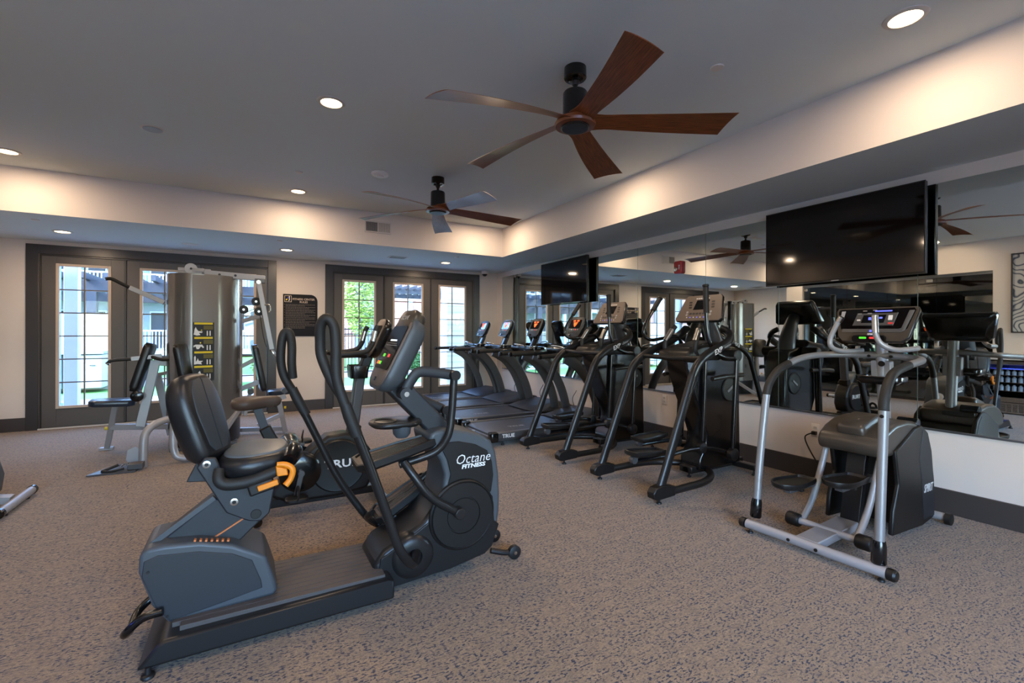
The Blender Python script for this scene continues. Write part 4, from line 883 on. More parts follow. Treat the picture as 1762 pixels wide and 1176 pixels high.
for sg, pts in ((1, [(.165, -.045), (.19, -.045), (.225, .095), (.20, .10), (.17, -.03), (-.17, -.03), (-.17, -.055), (.165, -.055)]),):
    G().slab(on(0, 0, .003), -Y_, cu, [(-.185, -.06), (.165, -.06), (.185, -.045), (.222, .095), (.195, .095), (.165, -.03), (.15, -.035), (-.185, -.035)], [(0, 1), (.0012, .99)]).build('silver_stripe', 'gmetal', con)
G().slab(on(-.195, .07, .003), -Y_, cu, [(-.012, -.035), (.008, -.035), (.014, .03), (-.012, .03)], [(0, 1), (.0012, .99)]).build('silver_stripe', 'lgrey', con)
text('SPIRIT', .02, on(-.0, -.075, .004), -Y_, cu, 'white', con, bold=.0006, shear=.2)
for a, b in ((-.06, .098), (-.0, .102), (-.09, .078), (-.03, .08)): G().slab(on(a, b, .0035), -Y_, cu, rr(.026, .005, .001, 1), [(0, 1), (.0008, .98)]).build('small_print', 'lgrey', con)
G().slab(on(-.0, -.115, .03), -Y_, (cu+cn*.5), rr(.20, .05, .02, 4), [(-.03, .9), (0, 1), (.012, .96)]).build('key_pod', 'gloss', con, smooth=50)
for a, m_ in ((-.03, 'led_g'), (.03, 'led_r')): G().slab(on(a, -.113, .044), -Y_, (cu+cn*.5), rr(.045, .014, .006, 2), [(0, 1), (.001, .98)]).build('lit_key', m_, con)
hb = [(3.68, 1.80, 1.265), (3.63, 1.81, 1.24)]
P1 = [(3.82, 1.66, 1.21), (3.70, 1.735, 1.205), (3.615, 1.765, 1.235), (3.605, 1.765, 1.30), (3.61, 1.72, 1.41), (3.615, 1.70, 1.445)]
P2 = [(3.86, 1.36, 1.235), (3.78, 1.345, 1.232), (3.66, 1.40, 1.225), (3.60, 1.455, 1.26), (3.59, 1.487, 1.33), (3.60, 1.495, 1.445)]
for P in (P1, P2):
    hnd = G().tube(P, .0165, 14, 5).build('front_handle', 'lsilver', t, smooth=60)
    a, b = Vector(P[-2]), Vector(P[-1]); a2 = b+(a-b)*.9 if P is P1 else b+(a-b)*.95
    G().tube([a2, (a2+b)/2, b+(b-a).normalized()*.006], .0195, 14).build('heart_rate_grip', 'dmetal' if P is P1 else 'steel', hnd, smooth=60)
    G().tube([a2+V(-.004, 0, 0), b+V(-.004, 0, 0)], .0175, 14).build('sensor_plate', 'steel', hnd)
# ================================================================ STANDING ELLIPTICALS
def elliptical(yc, label):
    t = thing('standing_elliptical', label, 'elliptical', (3.4, yc, 0), 'standing ellipticals facing the mirror')
    for s in (-1, 1):
        y = yc+s*.35
        leg = G().tube([(2.80, y, .12), (2.93, y, .42), (3.13, y, .89), (3.18, y, 1.0), (3.26, y-s*.01, 1.085), (3.38, y-s*.02, 1.15), (3.62, y-s*.03, 1.235), (3.72, y-s*.05, 1.29), (3.76, y-s*.10, 1.345), (3.74, y-s*.16, 1.38)], .038, 14, 4, flat=(.75, 1.05)).build('side_frame', 'dmetal', t, smooth=60)
        G().prism([(2.70, .055), (2.69, .10), (2.72, .135), (2.80, .15), (2.93, .125), (2.93, .05), (2.74, .04)], y-.038, y+.038).build('corner_boot', 'black', t, bevel=.008)
        foot(2.785, y, t, .022, .05)
        G().tube([(2.90, y, .075), (3.10, y, .078), (3.30, y-s*.01, .08), (3.48, y-s*.07, .08), (3.62, y-s*.18, .08), (3.70, y-s*.30, .08)], .030, 12, 4).build('base_tube', 'dmetal', t, smooth=60)
        G().cyl((3.15, y+s*.024, .93), (3.15, y+s*.027, .93), .007).build('bolt', 'steel', leg)
    text('EXP', .062, (3.47, yc-.3655, 1.178), (.94, 0, .34), (-.34, 0, .94), 'white', t, bold=.0008, shear=.25)
    for k in range(5): G().slab((3.565+k*.018, yc-.3600, 1.208+k*.0066), (.94, 0, .34), (-.34, 0, .94), rr(.011, .014, .003, 2), [(-.001, 1), (.001, 1)]).build('small_print', 'lgrey', t)
    G().tube([(3.30, yc-.33, 1.115), (3.28, yc, 1.11), (3.30, yc+.33, 1.115)], .022, 12, 3).build('cross_bar', 'dmetal', t, smooth=60)
    # tower
    G().prism([(3.36, 1.12), (3.38, 1.0), (3.48, .76), (3.60, .52), (3.65, .40), (3.64, .30), (3.56, .18), (3.56, .08), (4.14, .08), (4.14, .20), (4.12, 1.0), (4.06, 1.14), (3.80, 1.20)], yc-.115, yc+.115).build('tower_shroud', 'gloss', t, bevel=.02, seg=3)
    G().prism([(3.30, 1.10), (3.34, 1.17), (3.50, 1.215), (3.78, 1.25), (3.84, 1.18), (3.74, 1.09), (3.40, 1.07)], yc-.17, yc+.17).build('top_tray', 'black', t, bevel=.02, seg=3)
    G().prism([(3.42, 1.185), (3.72, 1.245), (3.73, 1.262), (3.42, 1.20)], yc-.11, yc+.11).build('bottle_tray', 'dmetal', t, bevel=.006)
    nk = G().tube([(3.93, yc, 1.05), (3.90, yc, 1.25), (3.83, yc, 1.42), (3.76, yc, 1.52)], [.10, .085, .07, .06], 18, 4, flat=(1, .8)).build('neck', 'gmetal', t, smooth=60)
    G().cyl((3.84, yc-.30, 1.13), (3.84, yc-.14, 1.13), .055).build('pivot_cap', 'dmetal', t, bevel=.01); G().cyl((3.84, yc+.14, 1.13), (3.84, yc+.30, 1.13), .055).build('pivot_cap', 'dmetal', t, bevel=.01)
    # console
    cu = Vector((.42, 0, .907)); cn = Vector((-.907, 0, .42)); cc = Vector((3.70, yc-.0, 1.57))
    lp = [(-.20, -.13), (-.225, -.10), (-.205, .10), (-.185, .13), (.185, .13), (.205, .10), (.225, -.10), (.20, -.13)]
    lp = [(-.215, -.13), (-.235, -.105), (-.185, .11), (-.165, .128), (.165, .128), (.185, .11), (.235, -.105), (.215, -.13)][::-1]; lp = [(a*1.1, b*1.06) for a, b in lp]
    con = G().slab(cc-cn*.05, -Y_, cu, lp, [(-.035, .7), (-.01, .93), (.03, 1), (.045, 1)]).build('console_shell', 'gloss', t, bevel=.004, smooth=50)
    G().slab(cc-cn*.004, -Y_, cu, lp, [(0, .985), (.006, .965)]).build('console_face', 'taupe', con)
    def on(a, b): return cc+cn*.0025-Y_*a+cu*b
    G().slab(on(.0, .025), -Y_, cu, [(-.075, -.045), (.065, -.045), (.082, .055), (-.058, .055)], [(0, 1), (.0012, .99)]).build('screen', 'scr', con)
    for k in range(7): G().slab(on(-.066+k*.022, .098), -Y_, cu, rr(.014, .011, .002, 2), [(0, 1), (.001, .98)]).build('small_print', 'white', con)
    for sg in (-1, 1):
        for k in range(3): G().slab(on(sg*.125+k*.006*1, .065-k*.028-.005), -Y_, cu, rr(.034, .018, .005, 2), [(0, 1), (.001, .98)]).build('key', 'black', con)
        for k in range(2): G().slab(on(sg*.13+.0, -.045-k*.028), -Y_, cu, circ(.012, 14), [(0, 1), (.0015, .95)]).build('round_key', 'lgrey', con)
    for k in range(6): G().slab(on(-.088+k*.036, -.062), -Y_, cu, rr(.028, .02, .003, 1), [(0, 1), (.001, .98)]).build('dark_key', 'navy', con)
    for k in range(7): G().slab(on(-.12+k*.038, -.100), -Y_, cu, circ(.006, 10), [(0, 1), (.001, .95)]).build('small_key', 'led_b' if k % 2 else 'white', con)
    # fixed pulse grips
    for s in (-1, 1):
        gp = G().tube([(3.46, yc+s*.15, 1.14), (3.42, yc+s*.165, 1.18), (3.43, yc+s*.17, 1.26), (3.50, yc+s*.15, 1.36), (3.53, yc+s*.145, 1.395)], .0225, 12, 4).build('pulse_grip', 'rubber', t, smooth=60)
        G().tube([(3.42, yc+s*.166, 1.26), (3.49, yc+s*.148, 1.365)], .0235, 12).build('sensor_plate', 'steel', gp)
    # moving arms: the near one stands tall, the far one swung back
    for s, P in ((-1, [(3.84, yc-.26, 1.13), (3.78, yc-.28, 1.11), (3.66, yc-.285, 1.12), (3.54, yc-.275, 1.17), (3.48, yc-.262, 1.28), (3.465, yc-.25, 1.45), (3.46, yc-.245, 1.735)]),
                 (1, [(3.84, yc+.26, 1.13), (3.80, yc+.28, 1.20), (3.70, yc+.285, 1.30), (3.50, yc+.27, 1.28), (3.33, yc+.26, 1.265), (3.24, yc+.26, 1.31), (3.25, yc+.26, 1.40), (3.345, yc+.255, 1.54), (3.43, yc+.25, 1.655)])):
        G().tube(P, .0165, 12, 5).build('moving_arm', 'gloss', t, smooth=60)
        a = Vector(P[-1]); b = a+(Vector(P[-2])-a)*(.8 if s < 0 else .95); gp = G().tube([b, a], .0245, 14).build('handle_grip', 'rubber', t, smooth=60)
        G().lathe(a, (a-b), [(0, .022), (.004, .028), (.016, .028), (.022, .02), (.023, .001)], 16).build('grip_cap', 'black', gp)
        y = yc+s*.285
        G().tube([(3.83, y, 1.10), (3.81, y, .80), (3.79, y, .50), (3.78, y, .30)], .021, 12, 3).build('swing_rod', 'gloss', t, smooth=60)
        G().lathe((3.78, y-.035, .245), (0, 1, 0), [(0, .035), (.012, .055), (.058, .055), (.07, .035), (.071, .001)], 20).build('rod_end', 'black', t)
        G().tube([(3.60, yc+s*.14, 1.08), (3.58, yc+s*.14, .70), (3.56, yc+s*.14, .36)], .018, 12, 2).build('inner_rod', 'gloss', t, smooth=60)
        G().lathe((3.55, yc+s*.14-.03, .30), (0, 1, 0), [(0, .03), (.01, .048), (.05, .048), (.06, .03), (.061, .001)], 20).build('joint', 'black', t)
        G().tube([(3.52, yc+s*.27, .93), (3.68, yc+s*.28, .945), (3.94, yc+s*.27, .95)], .02, 12, 2).build('side_axle', 'dmetal', t, smooth=60)
        pz = .335 if s < 0 else .375; px = 2.86 if s < 0 else 3.20
        L_ = .36; lp2 = [(-.18, -.05), (-.17, -.075), (-.05, -.085), (.10, -.07), (.18, -.05), (.18, .05), (.10, .07), (-.05, .085), (-.17, .075), (-.18, .05)]
        p = G().slab((px, yc+s*.14, pz), (1, 0, .06*s), Y_, lp2, [(-.012, .9), (0, 1), (.026, 1), (.03, .97), (.03, .9), (.014, .88), (.014, .2)]).build('pedal', 'black', t, smooth=35)
        G().tube([(px-.12, yc+s*.14, pz-.05), (px+.2, yc+s*.14, pz-.05), (3.55, yc+s*.14, .30), (3.78, yc+s*.25, .25)], .02, 12, 3).build('pedal_bar', 'gloss', p, smooth=60)
        G().cyl((px-.14, yc+s*.14-.02, pz-.035), (px-.14, yc+s*.14+.02, pz-.035), .03).build('pedal_roller', 'gmetal', p)
    G().prism([(3.50, .05), (3.50, .11), (4.25, .11), (4.25, .05)], yc-.07, yc+.07).build('base_spine', 'dmetal', t, bevel=.006)
    G().box((4.08, yc-.30, .05), (4.15, yc+.30, .10)).build('front_stabilizer', 'dmetal', t, bevel=.008); G().box((3.50, yc-.03, .055), (3.58, yc+.03, .10)).build('spine_block', 'bronze', t)
    for y in (-.27, .27): foot(4.11, yc+y, t, .02, .05)
    foot(3.55, yc, t, .02, .05)
    for s in (-1, 1): G().lathe((3.97, yc+s*.115, .80), (0, s, 0), [(0, .11), (.006, .115), (.012, .105), (.008, .10), (.008, .001)], 28).build('crank_disc', 'black', t)
    for s in (-1, 1): G().beam((3.93, yc+s*.128, .78), (4.01, yc+s*.128, .83), .006, .02).build('disc_latch', 'lgrey', t)
    return t
elliptical(2.94, 'black standing elliptical nearest the stepper, with taupe console and tall upright arm')
dup(bpy.data.objects['standing_elliptical'], (3.4, 4.195, 0), 'black standing elliptical between the nearest treadmill and the other elliptical')
# ================================================================ TREADMILLS
def treadmill(yc, label):
    t = thing('treadmill', label, 'treadmill', (3.3, yc, 0), 'row of treadmills facing the mirror')
    w_ = .42
    G().box((2.44, yc-w_+.03, .055), (4.40, yc+w_-.03, .115)).build('deck_frame', 'gmetal', t, bevel=.01)
    for s in (-1, 1):
        G().box((2.46, yc+s*w_-(.06 if s > 0 else .0), .085), (3.80, yc+s*w_+(.06 if s < 0 else .0), .165)).build('side_rail', 'gmetal', t, bevel=.012)
        G().slab((2.475, yc+s*(w_-.035), .105), X_, Y_, rr(.11, .11, .03, 4), [(-.045, .95), (-.03, 1), (.045, 1), (.06, .9)]).build('end_cap', 'gloss', t, smooth=50)
        foot(2.62, yc+s*.35, t, .022, .055)
    G().ring([[(x, y, z) for x, z in ((2.46, .10), (2.47, .135), (2.50, .150), (3.95, .150), (3.95, .14), (2.50, .07))] for y in (yc-w_+.062, yc+w_-.062)]).build('running_belt', 'belt', t, bevel=.004)
    text('TRUE', .075, (2.95, yc-.10, .1512), X_, Y_, 'lgrey', t, bold=.002, sx=1.25)
    text('TRUE', .060, (2.66, yc-w_-.0008, .118), X_, Z_, 'white', t, bold=.0015, sx=1.15)
    G().prism([(2.395, .140), (2.38, .128), (2.40, .112), (2.425, .130)], yc-.01, yc+.01).build('rear_mark', 'lgrey', t)
    # motor hood
    hd = G().ring([[(3.64, yc-.36, .165), (3.64, yc+.36, .165), (3.66, yc+.30, .178), (3.66, yc-.30, .178)], [(3.84, yc-.42, .165), (3.84, yc+.42, .165), (3.84, yc+.30, .225), (3.84, yc-.30, .225)], [(4.15, yc-.43, .165), (4.15, yc+.43, .165), (4.15, yc+.30, .27), (4.15, yc-.30, .27)], [(4.42, yc-.36, .165), (4.42, yc+.36, .165), (4.42, yc+.28, .22), (4.42, yc-.28, .22)]])
    hd.build('motor_hood', 'navy', t, bevel=.01)
    G().box((3.68, yc-.43, .06), (4.42, yc+.43, .165)).build('hood_skirt', 'black', t, bevel=.01)
    for s in (-1, 1):
        y = yc+s*.37
        G().tube([(4.08, y, .15), (4.05, y, .32), (3.98, y, .52), (3.87, y, .72), (3.72, y, .89), (3.56, y, .985), (3.50, y, 1.01)], .072, 14, 4, flat=(.28, 1)).build('upright', 'gmetal', t, smooth=60)
        rl = G().tube([(3.14, y, 1.03), (3.20, y, 1.035), (3.60, y, 1.04), (3.80, y, 1.045)], .028, 14).build('handrail', 'rubber', t, smooth=60)
        G().lathe((3.14, y, 1.03), (-1, 0, 0), [(0, .030), (.03, .030), (.036, .022), (.037, .001)], 16).build('rail_cap', 'gloss', rl)
        G().beam((3.5, y, 1.03), (3.86, y-s*.12, 1.07), .05, .05).build('arm_bracket', 'gloss', t, bevel=.01)
    G().slab((3.80, yc, 1.085), X_, Y_, rr(.26, .70, .08, 5), [(-.03, .9), (-.01, 1), (.02, 1), (.035, .93)]).build('dash', 'gloss', t, smooth=50)
    for s in (-1, 1): G().lathe((3.77, yc+s*.24, 1.115), (0, 0, 1), [(0, .05), (.012, .05), (.014, .042), (.004, .04), (.004, .001)], 20).build('cup_holder', 'steel', t)
    G().tube([(3.66, yc-.12, 1.13), (3.60, yc-.06, 1.15), (3.60, yc+.06, 1.15), (3.66, yc+.12, 1.13)], .014, 12, 4).build('sensor_bar', 'steel', t, smooth=60)
    G().tube([(3.88, yc, 1.08), (3.95, yc, 1.22), (3.98, yc, 1.32)], .045, 14, 3, flat=(1.8, .8)).build('console_neck', 'gloss', t, smooth=60)
    cu = Vector((.42, 0, .907)); cn = Vector((-.907, 0, .42)); cc = Vector((3.92, yc-.03, 1.415))
    con = G().slab(cc-cn*.05, -Y_, cu, rr(.335, .31, .07, 6), [(-.035, .75), (-.01, .93), (.025, 1), (.045, 1)]).build('console_shell', 'gloss', t, smooth=50)
    G().slab(cc-cn*.004, -Y_, cu, rr(.325, .30, .065, 6), [(0, 1), (.006, .97)]).build('console_face', 'vgrey', con, smooth=50)
    def on(a, b): return cc+cn*.0035-Y_*a+cu*b
    G().slab(on(0, .04), -Y_, cu, rr(.25, .13, .02, 4), [(0, 1), (.0015, .99)]).build('screen', 'scr', con)
    for a, b, w2, h2, m_ in ((-.04, .088, .05, .02, 'led_o'), (.04, .088, .05, .02, 'led_o'), (0, .06, .10, .012, 'led_o')): G().slab(on(a, b), -Y_, cu, rr(w2, h2, .003, 1), [(.001, 1), (.0025, .98)]).build('display_mark', m_, con)
    ht = [(0, -.035), (.034, .002), (.036, .018), (.022, .030), (.008, .026), (0, .016), (-.008, .026), (-.022, .030), (-.036, .018), (-.034, .002)]
    G().slab(on(0, .030), -Y_, cu, ht, [(.002, 1), (.0035, .98)]).build('heart_display', 'led_o', con)
    for k, m_ in enumerate(('lgrey', 'white', 'lgrey', 'led_r', 'lgrey')): G().slab(on(-.09+k*.045, -.045), -Y_, cu, rr(.026, .016, .005, 2), [(.001, 1), (.003, .96)]).build('key', m_, con)
    for k in range(5): G().slab(on(-.08+k*.04, -.085), -Y_, cu, rr(.03, .014, .003, 1), [(.001, 1), (.003, .96)]).build('dark_key', 'black', con)
    text('TRUE', .028, cc-cn*.088+cu*.05, Y_, cu, 'lgrey', con, bold=.001)
    G().slab(on(-.05, -.13), -Y_, cu, rr(.05, .03, .01, 3), [(0, 1), (.015, .8)]).build('stop_key', 'gloss', con)
    return t
tt = treadmill(5.20, 'nearest treadmill of the row, side marked in white at its rear corner')
for y, l in ((6.23, 'second nearest treadmill of the row, before the small television'), (7.20, 'third treadmill of the row, next to the last'), (8.12, 'farthest treadmill of the row, against the door wall')): dup(tt, (3.3, y, 0), l)
# ================================================================ UPRIGHT BIKES
def bike(label, loc, m_tube='dmetal'):
    yc = 3.85; t = thing('upright_bike', label, 'exercise bike', (.45, yc, 0), 'upright exercise bikes')
    G().prism([(.13, .14), (.16, .20), (.28, .30), (.40, .45), (.52, .54), (.66, .55), (.78, .50), (.86, .38), (.88, .22), (.82, .10), (.60, .07), (.25, .08)], yc-.09, yc+.09).build('drive_housing', 'black', t, bevel=.025, seg=3)
    for s in (-1, 1):
        G().lathe((.60, yc+s*.085, .31), (0, s, 0), [(0, .205), (.02, .20), (.03, .19), (.028, .18), (.028, .001)], 36).build('side_disc', 'black', t)
        G().lathe((.335, yc+s*.085, .30), (0, s, 0), [(0, .15), (.025, .145), (.04, .12), (.045, .06), (.045, .001)], 32).build('crank_cover', 'gloss', t)
        a = (.30, .14) if s < 0 else (.37, .46)
        cr = G().beam((.335, yc+s*.15, .30), (a[0], yc+s*.15, a[1]), .016, .035).build('crank_arm', 'gmetal', t, bevel=.005); G().cyl((.335, yc+s*.12, .30), (.335, yc+s*.162, .30), .022).build('crank_boss', 'gmetal', cr)
        p = G().slab((a[0], yc+s*.21, a[1]), (1, 0, 0), Y_, rr(.15, .11, .03, 3), [(-.014, .9), (-.008, 1), (.008, 1), (.014, .9)]).build('pedal', 'black', t, smooth=40)
        G().tube([(a[0], yc+s*.255, a[1]), (a[0]+.01, yc+s*.25, a[1]+.05), (a[0]+.01, yc+s*.21, a[1]+.075), (a[0], yc+s*.17, a[1]+.05), (a[0], yc+s*.165, a[1])], .006, 8, 4, flat=(3, 1)).build('foot_strap', 'rubber', p)
    text('TRUE', .085, (.62, yc-.115, .325), X_, Z_, 'white', t, bold=.002, sx=1.2)
    text('TRUE', .085, (.62, yc+.115, .325), -X_, Z_, 'white', t, bold=.002, sx=1.2)
    G().beam((.24, yc, .34), (.10, yc, .64), .09, .13, up=(0, 1, 0), w2=.08, h2=.10).build('seat_tube', 'black', t, bevel=.012)
    G().beam((.105, yc, .62), (.05, yc, .79), .055, .075, up=(0, 1, 0)).build('seat_post', 'slate', t, bevel=.005)
    lp = [(p.x, p.y) for p in spline([(-.15, -.08, 0), (-.16, 0, 0), (-.15, .08, 0), (-.09, .12, 0), (-.01, .10, 0), (.07, .05, 0), (.15, .03, 0), (.17, 0, 0), (.15, -.03, 0), (.07, -.05, 0), (-.01, -.10, 0), (-.09, -.12, 0)], 3, True)]
    G().slab((.045, yc, .815), (1, 0, .02), Y_, lp, [(-.035, .82), (-.02, .94), (.01, 1), (.03, .95), (.042, .8), (.044, .3)]).build('saddle', 'brown', t, smooth=60)
    G().beam((.715, yc, .50), (.775, yc, .99), .075, .10, up=(0, 1, 0)).build('column', 'gmetal', t, bevel=.012); G().beam((.70, yc, .40), (.735, yc, .60), .09, .13, up=(0, 1, 0)).build('column_cover', 'black', t, bevel=.01)
    G().slab((.755, yc-.02, .97), X_, Y_, rr(.14, .22, .03, 4), [(0, .9), (.09, 1), (.10, .98), (.09, .9), (.03, .85), (.03, .2)]).build('bottle_holder', 'gloss', t, smooth=35)
    for s in (-1, 1):
        G().tube([(.84, yc, 1.13), (.74, yc+s*.12, 1.15), (.60, yc+s*.20, 1.155), (.54, yc+s*.16, 1.165)], .017, 12, 4).build('lower_bar', 'dmetal', t, smooth=60)
        hb = G().tube([(.56, yc+s*.19, 1.165), (.66, yc+s*.20, 1.165), (.78, yc+s*.195, 1.185), (.83, yc+s*.19, 1.24), (.855, yc+s*.185, 1.34), (.875, yc+s*.18, 1.38)], .0195, 12, 5).build('handlebar', 'rubber', t, smooth=60)
        G().tube([(.835, yc+s*.19, 1.26), (.855, yc+s*.185, 1.34)], .021, 12).build('sensor_plate', 'steel', hb)
        G().cyl((.555, yc+s*.19, 1.165), (.545, yc+s*.19, 1.165), .024).build('bar_cap', 'steel', hb)
    cu = Vector((.40, 0, .916)); cn = Vector((-.916, 0, .40)); cc = Vector((.895, yc, 1.29))
    con = G().slab(cc-cn*.05, -Y_, cu, rr(.27, .34, .09, 6), [(-.035, .75), (-.01, .93), (.025, 1), (.045, 1)]).build('console_shell', 'gloss', t, smooth=50)
    G().slab(cc-cn*.004, -Y_, cu, rr(.26, .33, .085, 6), [(0, 1), (.006, .97)]).build('console_face', 'taupe', con, smooth=50)
    G().slab(cc+cn*.003+cu*.05, -Y_, cu, rr(.20, .11, .02, 4), [(0, 1), (.0015, .99)]).build('screen', 'scr', con)
    for k, m_ in enumerate(('white', 'led_r', 'led_g')): G().slab(cc+cn*.003-Y_*(-.06+k*.06)-cu*.05, -Y_, cu, rr(.03, .018, .004, 2), [(0, 1), (.002, .96)]).build('key', m_, con)
    text('TRUE', .03, cc-cn*.088, Y_, cu, 'lgrey', con, bold=.001)
    G().beam((.78, yc, .98), (.86, yc, 1.2), .07, .10, up=(0, 1, 0)).build('console_neck', 'black', t, bevel=.01)
    for x in (.05, .92):
        G().tube([(x, yc-.27, .045), (x, yc+.27, .045)], .032, 14).build('stabilizer', m_tube, t, smooth=60)
        for s in (-1, 1): G().lathe((x, yc+s*.265, .045), (0, s, 0), [(0, .034), (.02, .034), (.03, .025), (.031, .001)], 16).build('end_cap', 'gloss', t); foot(x, yc+s*.22, t, .018, .025)
    G().box((.08, yc-.035, .04), (.90, yc+.035, .10)).build('base_rail', 'dmetal', t, bevel=.006)
    return t
bk = bike('black upright exercise bike with brown saddle, directly behind the seated elliptical', None)
t = thing('recumbent_bike', 'recumbent exercise bike at the left picture edge, only its silver front foot and housing showing', 'exercise bike', (-1.9, 4.93, 0)); yb = 4.93
G().tube([(-1.53, 4.62, .045), (-1.53, 5.21, .045)], .032, 16).build('front_stabilizer', 'lsilver', t, smooth=60)
for y, s_ in ((4.62, -1), (5.21, 1)): G().lathe((-1.53, y, .045), (0, s_, 0), [(-.02, .036), (.012, .036), (.022, .028), (.023, .001)], 18).build('end_cap', 'gloss', t); foot(-1.53, y-s_*.1, t, .018, .02)
hb_ = [(-2.20, .08), (-2.20, .30), (-2.08, .48), (-1.92, .55), (-1.78, .50), (-1.66, .38), (-1.625, .24), (-1.64, .12), (-1.70, .05)]
h_ = G().prism(hb_, yb-.11, yb+.11).build('drive_housing', 'slate', t, bevel=.03, seg=3)
for y in (yb-.118, yb+.105): G().prism([(-1.9+(x+1.9)*.86, .29+(z-.29)*.84) for x, z in hb_], y, y+.013).build('side_panel', 'black', h_, bevel=.003)
G().beam((-1.56, yb, .06), (-1.70, yb, .08), .09, .05).build('front_frame', 'lsilver', t); G().beam((-2.1, yb, .09), (-2.46, yb, .09), .09, .06).build('seat_rail', 'lsilver', t, bevel=.005)
G().beam((-1.98, yb, .50), (-2.14, yb, 1.12), .07, .06, up=(0, 1, 0)).build('console_mast', 'lsilver', t, bevel=.006)
con = G().slab((-2.13, yb, 1.20), (0, -1, 0), (.35, 0, .93), rr(.32, .24, .04, 4), [(-.05, .85), (-.01, 1), (.02, 1)]).build('console_shell', 'gloss', t, smooth=50); G().slab((-2.13, yb, 1.20), (0, -1, 0), (.35, 0, .93), rr(.29, .21, .03, 4), [(.02, 1), (.024, .98)]).build('screen', 'scr', con)
G().slab((-2.33, yb, .46), X_, Y_, rr(.26, .40, .09, 5), [(-.04, .9), (-.02, 1), (.02, 1), (.04, .9)]).build('seat', 'vinyl', t, smooth=50); G().slab((-2.455, yb, .74), (0, 1, 0), (-.1, 0, 1), rr(.38, .42, .10, 5), [(-.03, .92), (0, 1), (.03, .92)]).build('backrest', 'vinyl', t, smooth=50)
G().beam((-2.38, yb, .10), (-2.38, yb, .43), .07, .07, up=(1, 0, 0)).build('seat_post', 'lsilver', t)
G().tube([(-2.44, yb-.27, .045), (-2.44, yb+.27, .045)], .03, 14).build('rear_stabilizer', 'lsilver', t, smooth=60)
for s_, (dx, dz) in ((-1, (.10, -.10)), (1, (-.10, .10))):
    cr = G().beam((-2.02, yb+s_*.14, .30), (-2.02+dx, yb+s_*.14, .30+dz), .016, .035).build('crank_arm', 'steel', t); G().box((-2.02+dx-.05, yb+s_*.16-.0+(-.08 if s_ < 0 else 0), .30+dz-.012), (-2.02+dx+.05, yb+s_*.16+(.0 if s_ < 0 else .08), .30+dz+.012)).build('pedal', 'black', cr, bevel=.004)
# ================================================================ MULTI-STATION GYM
t = thing('multi_station_gym', 'multi-station cable gym with champagne grey weight tower before the left doors', 'weight machine', (-.42, 6.62, 0))
fp = [(-.815, 6.60), (-.805, 6.46), (-.76, 6.36), (-.66, 6.28), (-.56, 6.25), (-.30, 6.31), (-.20, 6.37), (-.13, 6.47), (-.085, 6.60), (-.07, 6.80), (-.10, 6.98), (-.25, 7.08), (-.60, 7.05), (-.76, 6.95), (-.81, 6.80)]
G().prism(fp, .30, 1.985, 'z').build('tower_shroud', 'towerg', t, smooth=50)
fi = [(-.44+(x+.44)*.94, 6.66+(y-6.66)*.94) for x, y in fp]
G().prism(fi, .03, .30, 'z').build('tower_base', 'dmetal', t, smooth=50)
for (a, b) in (((-.56, 6.249), (-.30, 6.309)),):
    d = Vector((b[0]-a[0], b[1]-a[1], 0)).normalized(); n_ = Vector((d.y, -d.x, 0))
    pc = Vector(((a[0]+b[0])/2, (a[1]+b[1])/2, 0))
    G().slab(pc+V(0, 0, 1.14)+n_*-.002, d, Z_, rr(.245, 1.66, .01, 2), [(0, 1), (.006, 1)]).build('front_panel', 'towerg', t)
    pn = G().slab(pc+V(0, 0, 1.11)-d*.015+n_*.004, d, Z_, rr(.205, .66, .004, 1), [(0, 1), (.002, 1)]).build('instruction_placard', 'black', t)
    def q(u, z, h=.0065): return pc-d*.015+d*u+V(0, 0, z)+n_*h
    def card(u, z, w_, h_, m_, nm_): G().slab(q(u, z), d, Z_, rr(w_, h_, .001, 1), [(0, 1), (.001, 1)]).build(nm_, m_, pn)
    def fig(u, z, k, pts, m_='white'): G().slab(q(u, z), d, Z_, [(x*k, y*k) for x, y in pts], [(0, 1), (.001, 1)]).build('figure', m_, pn)
    for i in range(4):
        z = 1.425-i*.162
        card(0, z, .175, .022, 'yellow', 'title_bar'); card(.045, z-.045, .09, .045, 'olive', 'note_block')
        for u in (.035, .062): card(u, z-.115, .011, .045, 'white', 'small_figure'); G().slab(q(u, z-.087), d, Z_, circ(.006, 8), [(0, 1), (.001, 1)]).build('small_head', 'white', pn)
        A_ = [[(-.05, -.04), (-.045, -.02), (-.04, .02), (-.03, .045), (-.02, .02), (-.005, 0), (.035, -.005), (.03, -.02), (.0, -.02), (.015, -.045), (-.02, -.05)],
              [(-.05, .0), (-.03, .01), (.03, .01), (.05, -.02), (.04, -.03), (.02, -.01), (.0, -.04), (-.02, -.04), (-.03, -.01), (-.05, -.02)],
              [(-.045, -.05), (-.045, .03), (-.035, .05), (-.028, .03), (-.028, -.02), (-.015, .0), (-.01, .02), (.0, -.01), (.04, -.01), (.02, -.03), (.03, -.05), (-.015, -.045)],
              [(-.02, -.05), (-.0, -.02), (-.005, .02), (.01, .04), (.02, .01), (.035, -.01), (.03, -.05), (.015, -.04), (.005, -.05)]][i]
        fig(-.045, z-.085, 1.0, A_)
    card(-.02, 1.425-.075, .012, .01, 'yellow', 'pointer'); card(-.03, 1.425-.162*1-.055, .012, .014, 'yellow', 'pointer')
    G().slab(pc+V(0, 0, .62)+d*.06+n_*.005, d, Z_, rr(.05, .07, .004, 1), [(0, 1), (.002, 1)]).build('weight_slot', 'black', t)
LS = 'lsilver'
def bm(nm_, a, b, w_, h_, m_=LS, up=(0, 0, 1), bv=.004, w2=None, h2=None): return G().beam(a, b, w_, h_, up, w2, h2).build(nm_, m_, t, bevel=bv)
